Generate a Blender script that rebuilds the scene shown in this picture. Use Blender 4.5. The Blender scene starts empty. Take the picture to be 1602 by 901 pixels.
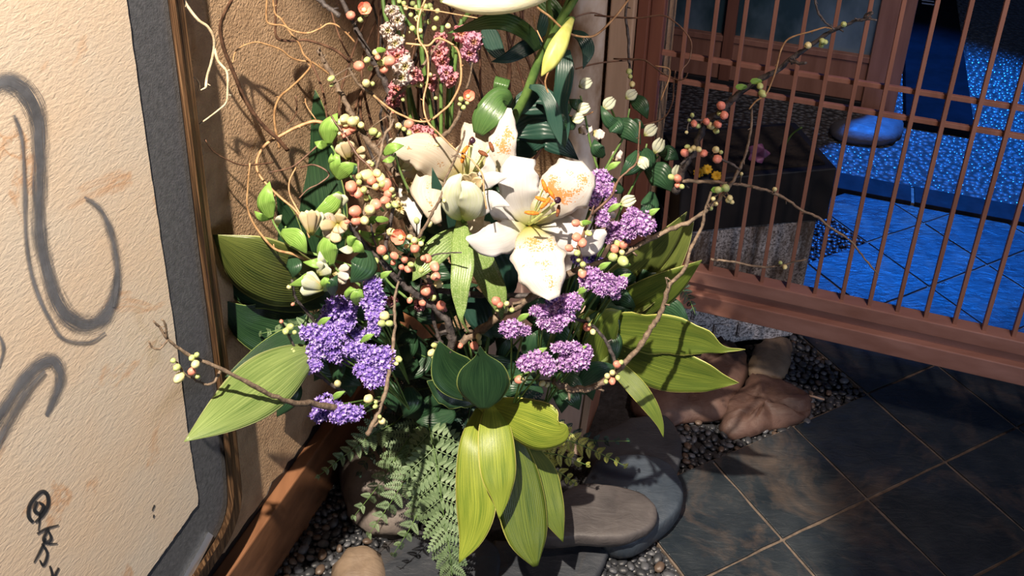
import bpy, math, random
import numpy as np
from mathutils import Vector, Matrix, noise as mnoise

# ------------------------------------------------------------------ camera
# camera 1.5 m above the floor, looking down 26 degrees (the photo is a low crop, hence the shift)
FPX, PITCH, ROLL = 1588.1833, 0.460595, 0.016735
CX, CY, HC = 769.93, 126.58, 1.4995
cp, sp = math.cos(PITCH), math.sin(PITCH)
F = np.array([0, cp, -sp]); U0 = np.array([0, sp, cp]); X0 = np.array([1., 0, 0])
cr_, sr_ = math.cos(ROLL), math.sin(ROLL)
XR = cr_*X0 + sr_*U0; UR = -sr_*X0 + cr_*U0
CAM = np.array([0, 0, HC])
scn = bpy.context.scene
COL = scn.collection
cd = bpy.data.cameras.new('camera'); cam = bpy.data.objects.new('camera', cd); COL.objects.link(cam)
cd.sensor_width = 36; cd.lens = FPX/1602*36; cd.clip_start = .01
cd.shift_x = (801-CX)/1602; cd.shift_y = -(450.5-CY)/1602
cam.matrix_world = Matrix(((XR[0], UR[0], -F[0], CAM[0]), (XR[1], UR[1], -F[1], CAM[1]), (XR[2], UR[2], -F[2], CAM[2]), (0, 0, 0, 1)))
scn.camera = cam

# ------------------------------------------------------------------ light
scn.view_settings.view_transform = 'Standard'; scn.view_settings.look = 'None'
scn.view_settings.gamma = 1; scn.view_settings.use_curve_mapping = False
scn.view_settings.exposure = 0.0
w = bpy.data.worlds.new('night_air'); scn.world = w; w.use_nodes = True
bg = w.node_tree.nodes['Background']; bg.inputs[0].default_value = (.13, .20, .42, 1); bg.inputs[1].default_value = .09
def lamp(name, typ, loc, tgt, energy, col, size=.05, spot=None, blend=.3):
    l = bpy.data.lights.new(name, typ); o = bpy.data.objects.new(name, l); COL.objects.link(o)
    l.energy = energy; l.color = col; o.location = loc
    o.rotation_euler = (Vector(tgt)-Vector(loc)).to_track_quat('-Z', 'Y').to_euler()
    if typ == 'SPOT': l.spot_size = math.radians(spot); l.spot_blend = blend; l.shadow_soft_size = size
    elif typ == 'AREA': l.size = size
    else: l.shadow_soft_size = size
    return o
lamp('warm_spotlight', 'SPOT', (-.4, .1, 2.6), (-.22, 1.05, .36), 640, (1, .86, .70), .018, 32.5, .22)
lamp('ceiling_spotlight', 'SPOT', (1.0, .3, 2.7), (.7, 1.5, .25), 24, (1, .76, .66), .03, 52, .8)
lamp('granite_fill_light', 'AREA', (1.2, -.1, .8), (.65, 1.7, .15), 6.5, (.72, .8, 1), .5)  # added fill to brighten the granite face, no real source
lamp('lattice_fill_spot', 'SPOT', (.75, .6, 1.95), (.55, 1.6, .8), 42, (1, .78, .68), .04, 58, .7)  # added fill that lifts the lattice bars and posts
lamp('blue_garden_spotlight', 'SPOT', (1.55, 3.05, 2.3), (1.24, 2.68, 0), 1000, (.010, .20, 1), .03, 44, .5)
lamp('blue_garden_fill', 'POINT', (1.0, 2.4, 1.3), (0, 0, 0), 1.2, (.03, .2, 1), .1)
lamp('garden_door_fill', 'SPOT', (.9, 2.0, 1.5), (1.1, 2.85, .45), 16, (1, .93, .88), .1, 40, .8)  # added fill to bring out the door, not a lamp of the garden

# ------------------------------------------------------------------ geometry of the place
T = .2; YT = 0.473667; OX, OY = 2.15119, 7.07992
YR, YL = -0.337155, 1.210326
ct, st = math.cos(YT), math.sin(YT)
dr = np.array([math.cos(YR), math.sin(YR), 0]); nr = np.array([dr[1], -dr[0], 0])
dl = np.array([math.cos(YL), math.sin(YL), 0]); nl = np.array([dl[1], -dl[0], 0])
ZUP = np.array([0, 0, 1.])
S0 = np.array([.70923, 1.52778, 0])
def ray(x, y): return F + (x-CX)/FPX*XR - (y-CY)/FPX*UR
def W(x, y, d): return CAM + ray(x, y)*d
def onz(x, y, z=0.):
    r = ray(x, y); return CAM + r*((z-HC)/r[2])
def onplane(x, y, p0, n):
    r = ray(x, y); return CAM + r*(np.dot(p0-CAM, n)/np.dot(r, n))
def tile_xy(u, v, z=0.): return np.array([(OX+u*ct+v*st)*T, (OY+u*st-v*ct)*T, z])
def RM(u, n, z): return S0 + dr*u + nr*n + ZUP*z
WB = (onz(417, 901)+onz(514, 774))/2          # front foot of the wall beam
WM = WB - nl*.025                             # a point of the left wall's face
def LW(a, n, z): return np.array([WM[0], WM[1], 0]) + dl*a + nl*n + ZUP*z
def onwall(x, y, off=0.): return onplane(x, y, WM+nl*off, nl)
def wd(x, y): return float((onwall(x, y)-CAM) @ F)

# ------------------------------------------------------------------ materials
def new_mat(name):
    m = bpy.data.materials.new(name); m.use_nodes = True
    nt = m.node_tree; return m, nt, nt.nodes['Principled BSDF']
def N(nt, t, **k):
    n = nt.nodes.new(t)
    for a, b in k.items(): setattr(n, a, b)
    return n
def ramp(nt, fac, stops):
    r = N(nt, 'ShaderNodeValToRGB'); e = r.color_ramp.elements
    while len(e) < len(stops): e.new(.5)
    for i, (p, c) in enumerate(stops): e[i].position = p; e[i].color = (*c, 1)
    nt.links.new(fac, r.inputs[0]); return r.outputs[0]
def coord(nt, scale=(1, 1, 1), kind='Object', rot=(0, 0, 0)):
    t = N(nt, 'ShaderNodeTexCoord'); m = N(nt, 'ShaderNodeMapping'); m.inputs['Scale'].default_value = scale
    m.inputs['Rotation'].default_value = rot
    nt.links.new(t.outputs[kind], m.inputs[0]); return m.outputs[0]
def noi(nt, vec, scale, detail=4, rough=.55, dist=0):
    n = N(nt, 'ShaderNodeTexNoise'); n.inputs['Scale'].default_value = scale; n.inputs['Detail'].default_value = detail
    n.inputs['Roughness'].default_value = rough; n.inputs['Distortion'].default_value = dist
    nt.links.new(vec, n.inputs['Vector']); return n.outputs['Fac']
def bump(nt, b, h, strength=.4, dist=.002):
    n = N(nt, 'ShaderNodeBump'); n.inputs['Strength'].default_value = strength; n.inputs['Distance'].default_value = dist
    nt.links.new(h, n.inputs['Height'])
    for i in b.inputs:
        if i.name == 'Normal': nt.links.new(n.outputs[0], i); break
    return n
def mixc(nt, fac, a, b, mode='MIX'):
    n = N(nt, 'ShaderNodeMix', data_type='RGBA', blend_type=mode)
    for s, v in ((n.inputs[0], fac), (n.inputs[6], a), (n.inputs[7], b)):
        if hasattr(v, 'type') and hasattr(v, 'is_linked'): nt.links.new(v, s)
        elif isinstance(v, tuple): s.default_value = (*v, 1)
        else: s.default_value = v
    return n.outputs[2]
def mth(nt, op, a, b=None, c=None):
    n = N(nt, 'ShaderNodeMath', operation=op)
    for i, v in enumerate((a, b, c)):
        if v is None: continue
        if hasattr(v, 'is_linked'): nt.links.new(v, n.inputs[i])
        else: n.inputs[i].default_value = v
    return n.outputs[0]
def simple(name, stops, scale=20, rough=.6, bs=0., bscale=60, bd=.001, aniso=(1, 1, 1), kind='Object', detail=5, spec=.5, trans=0.):
    m, nt, b = new_mat(name); v = coord(nt, aniso, kind)
    c = ramp(nt, noi(nt, v, scale, detail), stops); nt.links.new(c, b.inputs['Base Color'])
    b.inputs['Roughness'].default_value = rough; b.inputs['Specular IOR Level'].default_value = spec
    if bs: bump(nt, b, noi(nt, v, bscale, 5), bs, bd)
    if trans: add_trans(nt, b, c, trans)
    return m
def add_trans(nt, b, c, f):
    t = N(nt, 'ShaderNodeBsdfTranslucent'); nt.links.new(c, t.inputs[0])
    x = N(nt, 'ShaderNodeMixShader'); x.inputs[0].default_value = f
    nt.links.new(b.outputs[0], x.inputs[1]); nt.links.new(t.outputs[0], x.inputs[2])
    nt.links.new(x.outputs[0], nt.nodes['Material Output'].inputs[0])
def leaf_mat(name, dark, light, edge=None, veins=26, rough=.38, trans=.18, speck=0.):
    m, nt, b = new_mat(name)
    uv = N(nt, 'ShaderNodeTexCoord').outputs['UV']; s = N(nt, 'ShaderNodeSeparateXYZ'); nt.links.new(uv, s.inputs[0])
    mp = N(nt, 'ShaderNodeMapping'); mp.inputs['Scale'].default_value = (1.2, 9, 1); nt.links.new(uv, mp.inputs[0])
    c = ramp(nt, noi(nt, mp.outputs[0], 2.2, 5), [(.3, dark), (.7, light)])
    wv = mth(nt, 'SINE', mth(nt, 'MULTIPLY', s.outputs[1], veins*6.283))
    c = mixc(nt, mth(nt, 'MULTIPLY_ADD', wv, .11, .11), c, light)
    mid = mth(nt, 'ABSOLUTE', mth(nt, 'SUBTRACT', s.outputs[1], .5))
    mr = mth(nt, 'LESS_THAN', mid, .008)
    c = mixc(nt, mth(nt, 'MULTIPLY', mr, .6), c, tuple(min(1, x*1.35) for x in light))
    if edge: c = mixc(nt, mth(nt, 'GREATER_THAN', mid, .478), c, edge)
    if speck:
        sn = noi(nt, coord(nt, (1, 1, 1)), 700, 3); c = mixc(nt, mth(nt, 'MULTIPLY', mth(nt, 'GREATER_THAN', sn, .56), speck), c, (.75, .78, .5))
    nt.links.new(c, b.inputs['Base Color']); b.inputs['Roughness'].default_value = rough
    h = mth(nt, 'ADD', wv, mth(nt, 'MULTIPLY', noi(nt, mp.outputs[0], 4, 3), 2.)); bump(nt, b, h, .22, .0012)
    add_trans(nt, b, c, trans); return m
def petal_mat(name, base, shade, spots=None, amount=0., rough=.5, trans=.3):
    m, nt, b = new_mat(name)
    uv = N(nt, 'ShaderNodeTexCoord').outputs['UV']; s = N(nt, 'ShaderNodeSeparateXYZ'); nt.links.new(uv, s.inputs[0])
    mp = N(nt, 'ShaderNodeMapping'); mp.inputs['Scale'].default_value = (1, 14, 1); nt.links.new(uv, mp.inputs[0])
    c = ramp(nt, noi(nt, mp.outputs[0], 2.5, 5), [(.3, shade), (.6, base)])
    thr = mth(nt, 'LESS_THAN', s.outputs[0], .16)
    rp = ramp(nt, s.outputs[0], [(0, (.55, .6, .12)), (.14, (.8, .78, .45)), (.3, (1, 1, 1))])
    c = mixc(nt, 1., c, rp, 'MULTIPLY')
    if amount:
        ov = coord(nt); n1 = noi(nt, ov, 420, 3); n2 = noi(nt, ov, 38, 2)
        md = mth(nt, 'ABSOLUTE', mth(nt, 'SUBTRACT', s.outputs[1], .5)); ub = mth(nt, 'ABSOLUTE', mth(nt, 'SUBTRACT', s.outputs[0], .45)); md = mth(nt, 'ADD', md, mth(nt, 'MULTIPLY', ub, .35))
        k = mth(nt, 'ADD', mth(nt, 'MULTIPLY', n1, .6), mth(nt, 'MULTIPLY', n2, .75))
        k = mth(nt, 'SUBTRACT', k, mth(nt, 'MULTIPLY', md, .35))
        k = mth(nt, 'GREATER_THAN', k, .80-amount)
        c = mixc(nt, mth(nt, 'MULTIPLY', k, .85), c, spots)
    nt.links.new(c, b.inputs['Base Color']); b.inputs['Roughness'].default_value = rough
    bump(nt, b, noi(nt, mp.outputs[0], 5, 4), .35, .0015); add_trans(nt, b, c, trans); return m
M = {}
M['plaster'] = simple('rough_sand_plaster', [(.3, (.47, .31, .185)), (.7, (.64, .44, .27))], 30, .9, 1., 230, .005, spec=.15)
def paper_mat():
    m, nt, b = new_mat('aged_handmade_paper'); v = coord(nt)
    c = ramp(nt, noi(nt, v, 7, 6, .6), [(.25, (.86, .66, .47)), (.62, (.80, .68, .54)), (.8, (.76, .67, .56))])
    st_ = ramp(nt, noi(nt, v, 5, 6, .6, 1.5), [(.58, (0, 0, 0)), (.64, (.6, .6, .6)), (.68, (0, 0, 0))])
    c = mixc(nt, mth(nt, 'MULTIPLY', st_, .9), c, (.66, .30, .10))
    nt.links.new(c, b.inputs['Base Color']); b.inputs['Roughness'].default_value = .8; b.inputs['Specular IOR Level'].default_value = .2
    v2 = coord(nt, (1, 1, 2.4), rot=(.5, .4, 0)); h = mth(nt, 'ADD', noi(nt, v2, 90, 3, .5, .8), mth(nt, 'MULTIPLY', noi(nt, v, 260, 3), .4)); bump(nt, b, h, .22, .002); return m
M['paper'] = paper_mat()
M['mat_grey'] = simple('grey_frame_cloth', [(.35, (.075, .08, .09)), (.7, (.125, .13, .145))], 160, .75, .5, 380, .001)
M['oak'] = simple('ribbed_oak', [(.35, (.03, .014, .007)), (.5, (.13, .065, .028)), (.68, (.34, .19, .09))], 60, .5, .8, 60, .003, (5, 5, .12))
M['pale_tone'] = simple('lit_edge_strip', [(.3, (.5, .55, .62)), (.7, (.62, .66, .72))], 30, .4)  # pale tone of the lit frame edge, shared by the step slots
def ink_mat(name, col, dens):
    m, nt, b = new_mat(name)
    uv = N(nt, 'ShaderNodeTexCoord').outputs['UV']; mp = N(nt, 'ShaderNodeMapping'); mp.inputs['Scale'].default_value = (1.3, 26, 1); nt.links.new(uv, mp.inputs[0])
    n = noi(nt, mp.outputs[0], 2., 6, .65); s = N(nt, 'ShaderNodeSeparateXYZ'); nt.links.new(uv, s.inputs[0])
    e = mth(nt, 'MULTIPLY', mth(nt, 'ABSOLUTE', mth(nt, 'SUBTRACT', s.outputs[1], .5)), .55)
    k = mth(nt, 'SUBTRACT', n, e)
    a = mth(nt, 'MULTIPLY', mth(nt, 'SUBTRACT', k, .40-dens), 9.); cl = N(nt, 'ShaderNodeClamp'); nt.links.new(a, cl.inputs[0])
    v = coord(nt); c = ramp(nt, noi(nt, v, 22, 5, .7), [(.3, tuple(x*.6 for x in col)), (.7, tuple(x*1.35 for x in col))])
    nt.links.new(c, b.inputs['Base Color']); b.inputs['Roughness'].default_value = .8
    nt.links.new(mth(nt, 'MULTIPLY', cl.outputs[0], .93), b.inputs['Alpha']); return m
M['ink'] = ink_mat('grey_brush_ink', (.16, .168, .19), .115)
M['ink_dry'] = ink_mat('dry_brush_ink', (.2, .205, .225), .07)
M['ink_black'] = ink_mat('black_brush_ink', (.02, .025, .035), .3)
def wood_mat(name, stops, ax=(1, 1, .08), rough=.5, scale=40, bs=.25):
    return simple(name, stops, scale, rough, bs, scale*2, .001, ax)
M['beam'] = wood_mat('brown_beam_wood', [(.3, (.14, .06, .028)), (.7, (.27, .125, .06))], (1, .15, 1), .45)
M['lattice'] = wood_mat('reddish_cedar', [(.3, (.25, .11, .07)), (.7, (.37, .175, .12))], (1, 1, .1), .5)
M['sill'] = simple('reddish_cedar_sill', [(.3, (.27, .125, .09)), (.7, (.40, .21, .165))], 30, .42, .2, 90, .001, (.1, 1, 1))
M['pillar'] = wood_mat('dark_red_pillar_wood', [(.3, (.15, .055, .035)), (.7, (.23, .09, .055))])
M['pale_wood'] = wood_mat('pale_pillar_wood', [(.3, (.36, .24, .16)), (.7, (.52, .37, .26))])
M['bark'] = simple('peeled_whitish_log', [(.35, (.22, .14, .08)), (.5, (.5, .42, .34)), (.62, (.62, .6, .58))], 14, .6, .4, 40, .003, (1, 1, .5))
M['vase_wood'] = wood_mat('vase_wood', [(.3, (.52, .38, .31)), (.7, (.68, .52, .43))])
M['vase_brown'] = wood_mat('vase_brown_wood', [(.3, (.26, .12, .075)), (.7, (.38, .18, .115))])
def slate_mat(name, a, b_, stain, k, rough=.35, spec=.5):
    m, nt, b = new_mat(name); b.inputs['Specular IOR Level'].default_value = spec; v = coord(nt)
    c = ramp(nt, noi(nt, v, 14, 6, .6), [(.3, a), (.7, b_)])
    n = noi(nt, v, 5.5, 6, .65, 1.); f = ramp(nt, n, [(.5, (0, 0, 0)), (.68, (k, k, k))]); c = mixc(nt, f, c, stain)
    nt.links.new(c, b.inputs['Base Color']); r = ramp(nt, noi(nt, v, 20, 4), [(.3, (rough-.08,)*3), (.7, (rough+.2,)*3)]); nt.links.new(r, b.inputs['Roughness'])
    v2 = coord(nt, (1, 2.5, 1), rot=(0, 0, .6)); bump(nt, b, noi(nt, v2, 26, 7, .62, .8), .5, .005); return m
M['tile'] = slate_mat('dark_slate_tile', (.010, .016, .022), (.028, .036, .043), (.15, .105, .075), .5)
M['grout'] = simple('tan_grout', [(.3, (.08, .062, .05)), (.7, (.19, .145, .11))], 60, .9, .3, 200)
M['gravel_base'] = simple('dark_gravel_bed', [(.3, (.01, .01, .011)), (.7, (.035, .035, .04))], 90, .8, 1., 90, .006)
PEB = [simple('pebble_%s' % n, [(.3, a), (.7, b)], 25, .35, .2, 80) for n, a, b in (('black', (.02, .022, .026), (.05, .053, .06)), ('grey', (.06, .065, .075), (.13, .135, .15)), ('brown', (.06, .04, .03), (.14, .1, .075)))]
M['slate_blue'] = slate_mat('bluish_flat_stone', (.028, .04, .055), (.06, .078, .102), (.1, .11, .12), .3, .4)
M['slate_grey'] = slate_mat('grey_flat_stone', (.045, .041, .042), (.095, .085, .084), (.14, .118, .11), .4, .5)
M['slate_dark'] = slate_mat('dark_flat_stone', (.025, .03, .038), (.055, .06, .07), (.13, .1, .07), .3, .4)
M['red_rock'] = slate_mat('reddish_rock', (.05, .027, .022), (.12, .066, .05), (.16, .105, .085), .5, .55)
M['tan_rock'] = slate_mat('tan_rock', (.14, .10, .07), (.30, .22, .15), (.07, .06, .05), .7, .6)
M['mottled_rock'] = slate_mat('mottled_rock', (.13, .11, .10), (.26, .22, .19), (.03, .03, .035), .9, .6)
def granite():
    m, nt, b = new_mat('speckled_granite'); v = coord(nt)
    c = ramp(nt, noi(nt, v, 190, 3, .8), [(.40, (.12, .12, .125)), (.5, (.55, .55, .57)), (.62, (.82, .82, .84))])
    z = N(nt, 'ShaderNodeSeparateXYZ'); nt.links.new(v, z.inputs[0])
    n = noi(nt, coord(nt, (6, 6, 1.3)), 3, 5, .7)
    f = mth(nt, 'MULTIPLY', ramp(nt, n, [(.38, (0, 0, 0)), (.6, (1, 1, 1))]), ramp(nt, z.outputs[2], [(.135, (0, 0, 0)), (.2, (.92, .92, .92))]))
    c = mixc(nt, f, c, (.075, .048, .028)); nt.links.new(c, b.inputs['Base Color']); b.inputs['Roughness'].default_value = .75
    bump(nt, b, noi(nt, v, 120, 4), .6, .002); return m
M['granite'] = granite()
def agg():
    m, nt, b = new_mat('washed_pebble_concrete'); v = coord(nt)
    vo = N(nt, 'ShaderNodeTexVoronoi'); vo.inputs['Scale'].default_value = 62; nt.links.new(v, vo.inputs['Vector'])
    c = ramp(nt, vo.outputs['Distance'], [(.2, (.16, .16, .16)), (.6, (.05, .05, .05))]); nt.links.new(c, b.inputs['Base Color'])
    b.inputs['Roughness'].default_value = .22; inv = mth(nt, 'SUBTRACT', 1., vo.outputs['Distance']); bump(nt, b, inv, 1., .012); return m
M['aggregate'] = agg()
M['kerb'] = slate_mat('kerb_stone', (.007, .008, .01), (.014, .015, .018), (.03, .03, .035), .3, .7, .1)
M['glass_panel'] = simple('dusky_panel_glass', [(.4, (.03, .06, .075)), (.62, (.17, .235, .29))], 3, .25, 0, aniso=(1.2, 1.2, .7))
M['dark'] = simple('near_black_wood', [(.3, (.008, .008, .010)), (.7, (.02, .018, .018))], 20, .5)
M['darkstone'] = slate_mat('dark_step_stone', (.003, .004, .005), (.006, .007, .01), (.01, .01, .012), .3, .7, .04)
M['soil'] = simple('dark_soil', [(.3, (.008, .006, .005)), (.7, (.03, .022, .015))], 90, .9, 1., 120, .004)
# plants
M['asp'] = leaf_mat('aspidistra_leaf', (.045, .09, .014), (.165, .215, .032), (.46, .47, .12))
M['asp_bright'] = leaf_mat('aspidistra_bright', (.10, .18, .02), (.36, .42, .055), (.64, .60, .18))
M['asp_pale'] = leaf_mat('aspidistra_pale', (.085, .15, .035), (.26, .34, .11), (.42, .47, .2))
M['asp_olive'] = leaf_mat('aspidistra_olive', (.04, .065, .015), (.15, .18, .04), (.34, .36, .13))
M['asp_shaded'] = leaf_mat('aspidistra_shaded', (.010, .032, .016), (.03, .075, .03), (.25, .33, .1), rough=.3)  # base darkened to stand for the shade on these leaves
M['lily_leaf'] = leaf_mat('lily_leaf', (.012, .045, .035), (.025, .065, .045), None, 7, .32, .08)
M['lily_leaf_up'] = leaf_mat('lily_leaf_lit', (.04, .10, .03), (.09, .18, .05), None, 6, .3, .15)  # lit copy of the lily leaf, light put into its colour
M['speck_leaf'] = leaf_mat('speckled_lily_leaf', (.10, .19, .04), (.22, .32, .09), None, 9, .35, .15, .22)
M['alstro'] = leaf_mat('light_green_leaf', (.16, .34, .05), (.34, .55, .13), (.45, .62, .25), 9, .35, .25)
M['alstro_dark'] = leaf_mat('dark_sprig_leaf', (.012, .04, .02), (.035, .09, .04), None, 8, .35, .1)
M['fern'] = leaf_mat('fern_pinnule', (.10, .18, .08), (.26, .36, .19), None, 5, .5, .2)  # lit copy of the fern, raised in colour
M['fern_shaded'] = leaf_mat('fern_pinnule_shaded', (.01, .04, .032), (.03, .075, .055), None, 5, .5, .1)  # shaded copy of the fern, shade put into its colour
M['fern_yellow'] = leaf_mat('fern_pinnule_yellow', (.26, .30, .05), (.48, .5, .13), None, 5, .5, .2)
M['petal'] = petal_mat('white_lily_petal', (.74, .73, .72), (.64, .62, .61))
M['petal_spot'] = petal_mat('spotted_lily_petal', (.74, .72, .69), (.68, .62, .54), (.72, .28, .03), .135)
M['petal_cream'] = petal_mat('cream_lily_petal', (.70, .63, .52), (.60, .50, .38), (.5, .25, .08), .05)
M['petal_in'] = petal_mat('inner_cream_petal', (.74, .66, .44), (.7, .52, .28))
M['petal_green'] = petal_mat('greenish_white_petal', (.70, .72, .62), (.58, .64, .36))
M['bud_yellow'] = simple('yellow_green_bud', [(.35, (.50, .52, .12)), (.7, (.60, .62, .2))], 30, .45, .3, 60, .001, (4, 4, .6), trans=.2)
M['bud_cream'] = simple('cream_bud', [(.35, (.8, .76, .5)), (.7, (.86, .82, .62))], 30, .45, .4, 40, .002, (.5, 6, 6), trans=.2)
M['anther_orange'] = simple('orange_anther', [(.3, (.5, .1, .005)), (.7, (.75, .24, .02))], 300, .8, .5, 400)
M['anther_brown'] = simple('brown_anther', [(.3, (.07, .02, .012)), (.7, (.25, .08, .02))], 300, .8, .5, 400)
M['stigma'] = simple('purple_black_stigma', [(.3, (.02, .005, .015)), (.7, (.05, .015, .03))], 200, .35)
M['filament'] = simple('green_filament', [(.3, (.45, .55, .16)), (.7, (.65, .68, .3))], 60, .5)
M['stem_green'] = simple('green_stem', [(.3, (.06, .13, .03)), (.7, (.14, .24, .06))], 60, .5, .2, 90)
M['stem_light'] = simple('light_green_stem', [(.3, (.14, .26, .07)), (.7, (.25, .4, .12))], 60, .5, .2, 90)
M['bark_tan'] = simple('tan_twig_bark', [(.35, (.20, .125, .075)), (.65, (.40, .28, .18))], 140, .7, .8, 300, .0015)
M['bark_dark'] = simple('dark_branch_bark', [(.35, (.035, .028, .028)), (.65, (.10, .085, .08))], 140, .6, .8, 300, .0015)
M['bark_mid'] = simple('brown_branch_bark', [(.35, (.10, .07, .05)), (.65, (.24, .175, .12))], 140, .65, .8, 300, .0015)
M['willow'] = simple('ochre_willow_bark', [(.35, (.28, .15, .065)), (.65, (.5, .31, .15))], 90, .5, .4, 300, .001)
M['willow_pale'] = simple('pale_willow_bark', [(.35, (.55, .42, .26)), (.65, (.75, .62, .42))], 90, .6, .6, 300, .001)
M['willow_dark'] = simple('brown_willow_bark', [(.35, (.07, .035, .022)), (.65, (.19, .10, .06))], 90, .5, .4, 300, .001)
M['bp'] = simple('coral_pink_bud', [(.35, (.80, .14, .10)), (.6, (.86, .42, .30))], 90, .4, trans=.15)
M['by'] = simple('cream_bud_skin', [(.35, (.75, .70, .28)), (.65, (.85, .76, .46))], 90, .4, trans=.15)
M['bg'] = simple('green_bud_skin', [(.35, (.42, .53, .16)), (.65, (.62, .68, .32))], 90, .4, trans=.15)
M['calyx'] = simple('bud_calyx', [(.35, (.30, .42, .12)), (.65, (.5, .58, .24))], 90, .5)
M['violet'] = simple('violet_statice', [(.36, (.15, .08, .42)), (.5, (.34, .22, .66)), (.62, (.68, .58, .86))], 260, .6, trans=.25)
M['lilac'] = simple('lilac_statice', [(.36, (.24, .10, .36)), (.5, (.46, .26, .56)), (.62, (.76, .60, .78))], 260, .6, trans=.25)
M['snap_pink'] = petal_mat('pink_ruffled_petal', (.82, .42, .45), (.72, .28, .34))
M['snap_mauve'] = petal_mat('mauve_ruffled_petal', (.72, .42, .6), (.8, .36, .42))
M['snap_white'] = petal_mat('whitish_ruffled_petal', (.80, .74, .70), (.72, .56, .50))
M['yellow_flower'] = simple('yellow_flower', [(.3, (.65, .35, .01)), (.7, (.8, .5, .03))], 60, .6)
M['orchid'] = simple('purple_orchid', [(.3, (.16, .05, .13)), (.7, (.3, .12, .25))], 30, .5)

# ------------------------------------------------------------------ builders
def mesh(name, verts, faces, mat, uvs=None, smooth=True, mats=None, midx=None):
    me = bpy.data.meshes.new(name); me.from_pydata([tuple(map(float, v)) for v in verts], [], faces)
    for m in (mats or [mat]): me.materials.append(m)
    if uvs is not None:
        l = me.uv_layers.new(name='UVMap'); li = np.empty(len(me.loops), dtype=np.int32); me.loops.foreach_get('vertex_index', li)
        l.data.foreach_set('uv', np.asarray(uvs, dtype=np.float32)[li].ravel())
    if midx is not None: me.polygons.foreach_set('material_index', np.asarray(midx, dtype=np.int32))
    if smooth: me.polygons.foreach_set('use_smooth', np.ones(len(me.polygons), dtype=bool))
    me.update(); return me
def link(name, me, parent=None, loc=None, **props):
    """link a mesh given in world coordinates; the origin is moved to the thing's middle foot"""
    o = bpy.data.objects.new(name, me); COL.objects.link(o)
    if loc is not None: o.location = loc
    if parent is not None: o.parent = parent; o.matrix_parent_inverse = parent.matrix_basis.inverted()
    for k, v in props.items(): o[k] = v
    return o
def thing(name, loc, label, cat, group=None, **props):
    o = bpy.data.objects.new(name, None); COL.objects.link(o); o.location = tuple(map(float, loc)); o.empty_display_size = .02
    o['label'] = label; o['category'] = cat
    if group: o['group'] = group
    for k, v in props.items(): o[k] = v
    return o
def tag(o, label, cat, group=None):
    o['label'] = label; o['category'] = cat
    if group: o['group'] = group
    return o
def struct(name, loc=(0, 0, 0)):
    o = bpy.data.objects.new(name, None); COL.objects.link(o); o.location = loc; o['kind'] = 'structure'; return o
def prism(name, base, top, mat, parent=None, smooth=False, bevel=0., **props):
    """closed solid between two corresponding rings of points"""
    n = len(base); v = [*base, *top]
    f = [tuple(range(n-1, -1, -1)), tuple(range(n, 2*n))]+[(i, (i+1) % n, n+(i+1) % n, n+i) for i in range(n)]
    o = link(name, mesh(name, v, f, mat, smooth=smooth), parent, **props)
    if bevel:
        b = o.modifiers.new('b', 'BEVEL'); b.width = bevel; b.segments = 2; b.limit_method = 'ANGLE'
    return o
def rbox(name, u0, u1, n0, n1, z0, z1, mat, parent=None, bevel=.001, **props):
    r = lambda z: [RM(u0, n0, z), RM(u0, n1, z), RM(u1, n1, z), RM(u1, n0, z)]
    return prism(name, r(z0), r(z1), mat, parent, bevel=bevel, **props)
def catmull(P, k=6):
    P = np.asarray(P, float); Q = np.vstack([2*P[0]-P[1], P, 2*P[-1]-P[-2]]); out = []
    for i in range(1, len(Q)-2):
        a, b, c, d = Q[i-1], Q[i], Q[i+1], Q[i+2]
        for j in range(k):
            t = j/k; out.append(.5*((2*b)+(c-a)*t+(2*a-5*b+4*c-d)*t*t+(3*b-a-3*c+d)*t**3))
    out.append(Q[-2]); return np.array(out)
def tube_geo(P, R, ns=7, lump=0., rnd=None):
    P = np.asarray(P, float); n = len(P); V = []; Fc = []
    t0 = P[1]-P[0]; t0 /= np.linalg.norm(t0)
    s = np.cross(t0, [.3, .2, .93]); s /= np.linalg.norm(s)
    for i in range(n):
        t = P[min(i+1, n-1)]-P[max(i-1, 0)]; t /= (np.linalg.norm(t)+1e-9)
        s = s - t*(s@t); s /= np.linalg.norm(s); b = np.cross(t, s)
        r = R[i]*(1+(rnd.uniform(-lump, lump) if rnd else 0))
        for k in range(ns):
            a = 2*math.pi*k/ns; rr = r*(1+(rnd.uniform(-lump, lump)*.5 if rnd else 0)); V.append(P[i]+(s*math.cos(a)+b*math.sin(a))*rr)
    for i in range(n-1):
        for k in range(ns):
            a = i*ns+k; c = i*ns+(k+1) % ns; Fc.append((a, c, c+ns, a+ns))
    Fc.append(tuple(range(ns-1, -1, -1))); Fc.append(tuple(range((n-1)*ns, n*ns)))
    return V, Fc
def join(parts):
    V = []; Fc = []
    for v, f in parts:
        o = len(V); V += list(v); Fc += [tuple(i+o for i in q) for q in f]
    return V, Fc
def px3(pts, d0, d1):
    """pixel track -> world track; depth runs from d0 to d1 along the track (or is the third value)"""
    n = len(pts); L = [0]
    for a, b in zip(pts, pts[1:]): L.append(L[-1]+math.hypot(b[0]-a[0], b[1]-a[1]))
    return [W(p[0], p[1], p[2] if len(p) > 2 else d0+(d1-d0)*L[i]/max(L[-1], 1e-6)) for i, p in enumerate(pts)], [(p[2] if len(p) > 2 else d0+(d1-d0)*L[i]/max(L[-1], 1e-6)) for i, p in enumerate(pts)]
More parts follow.
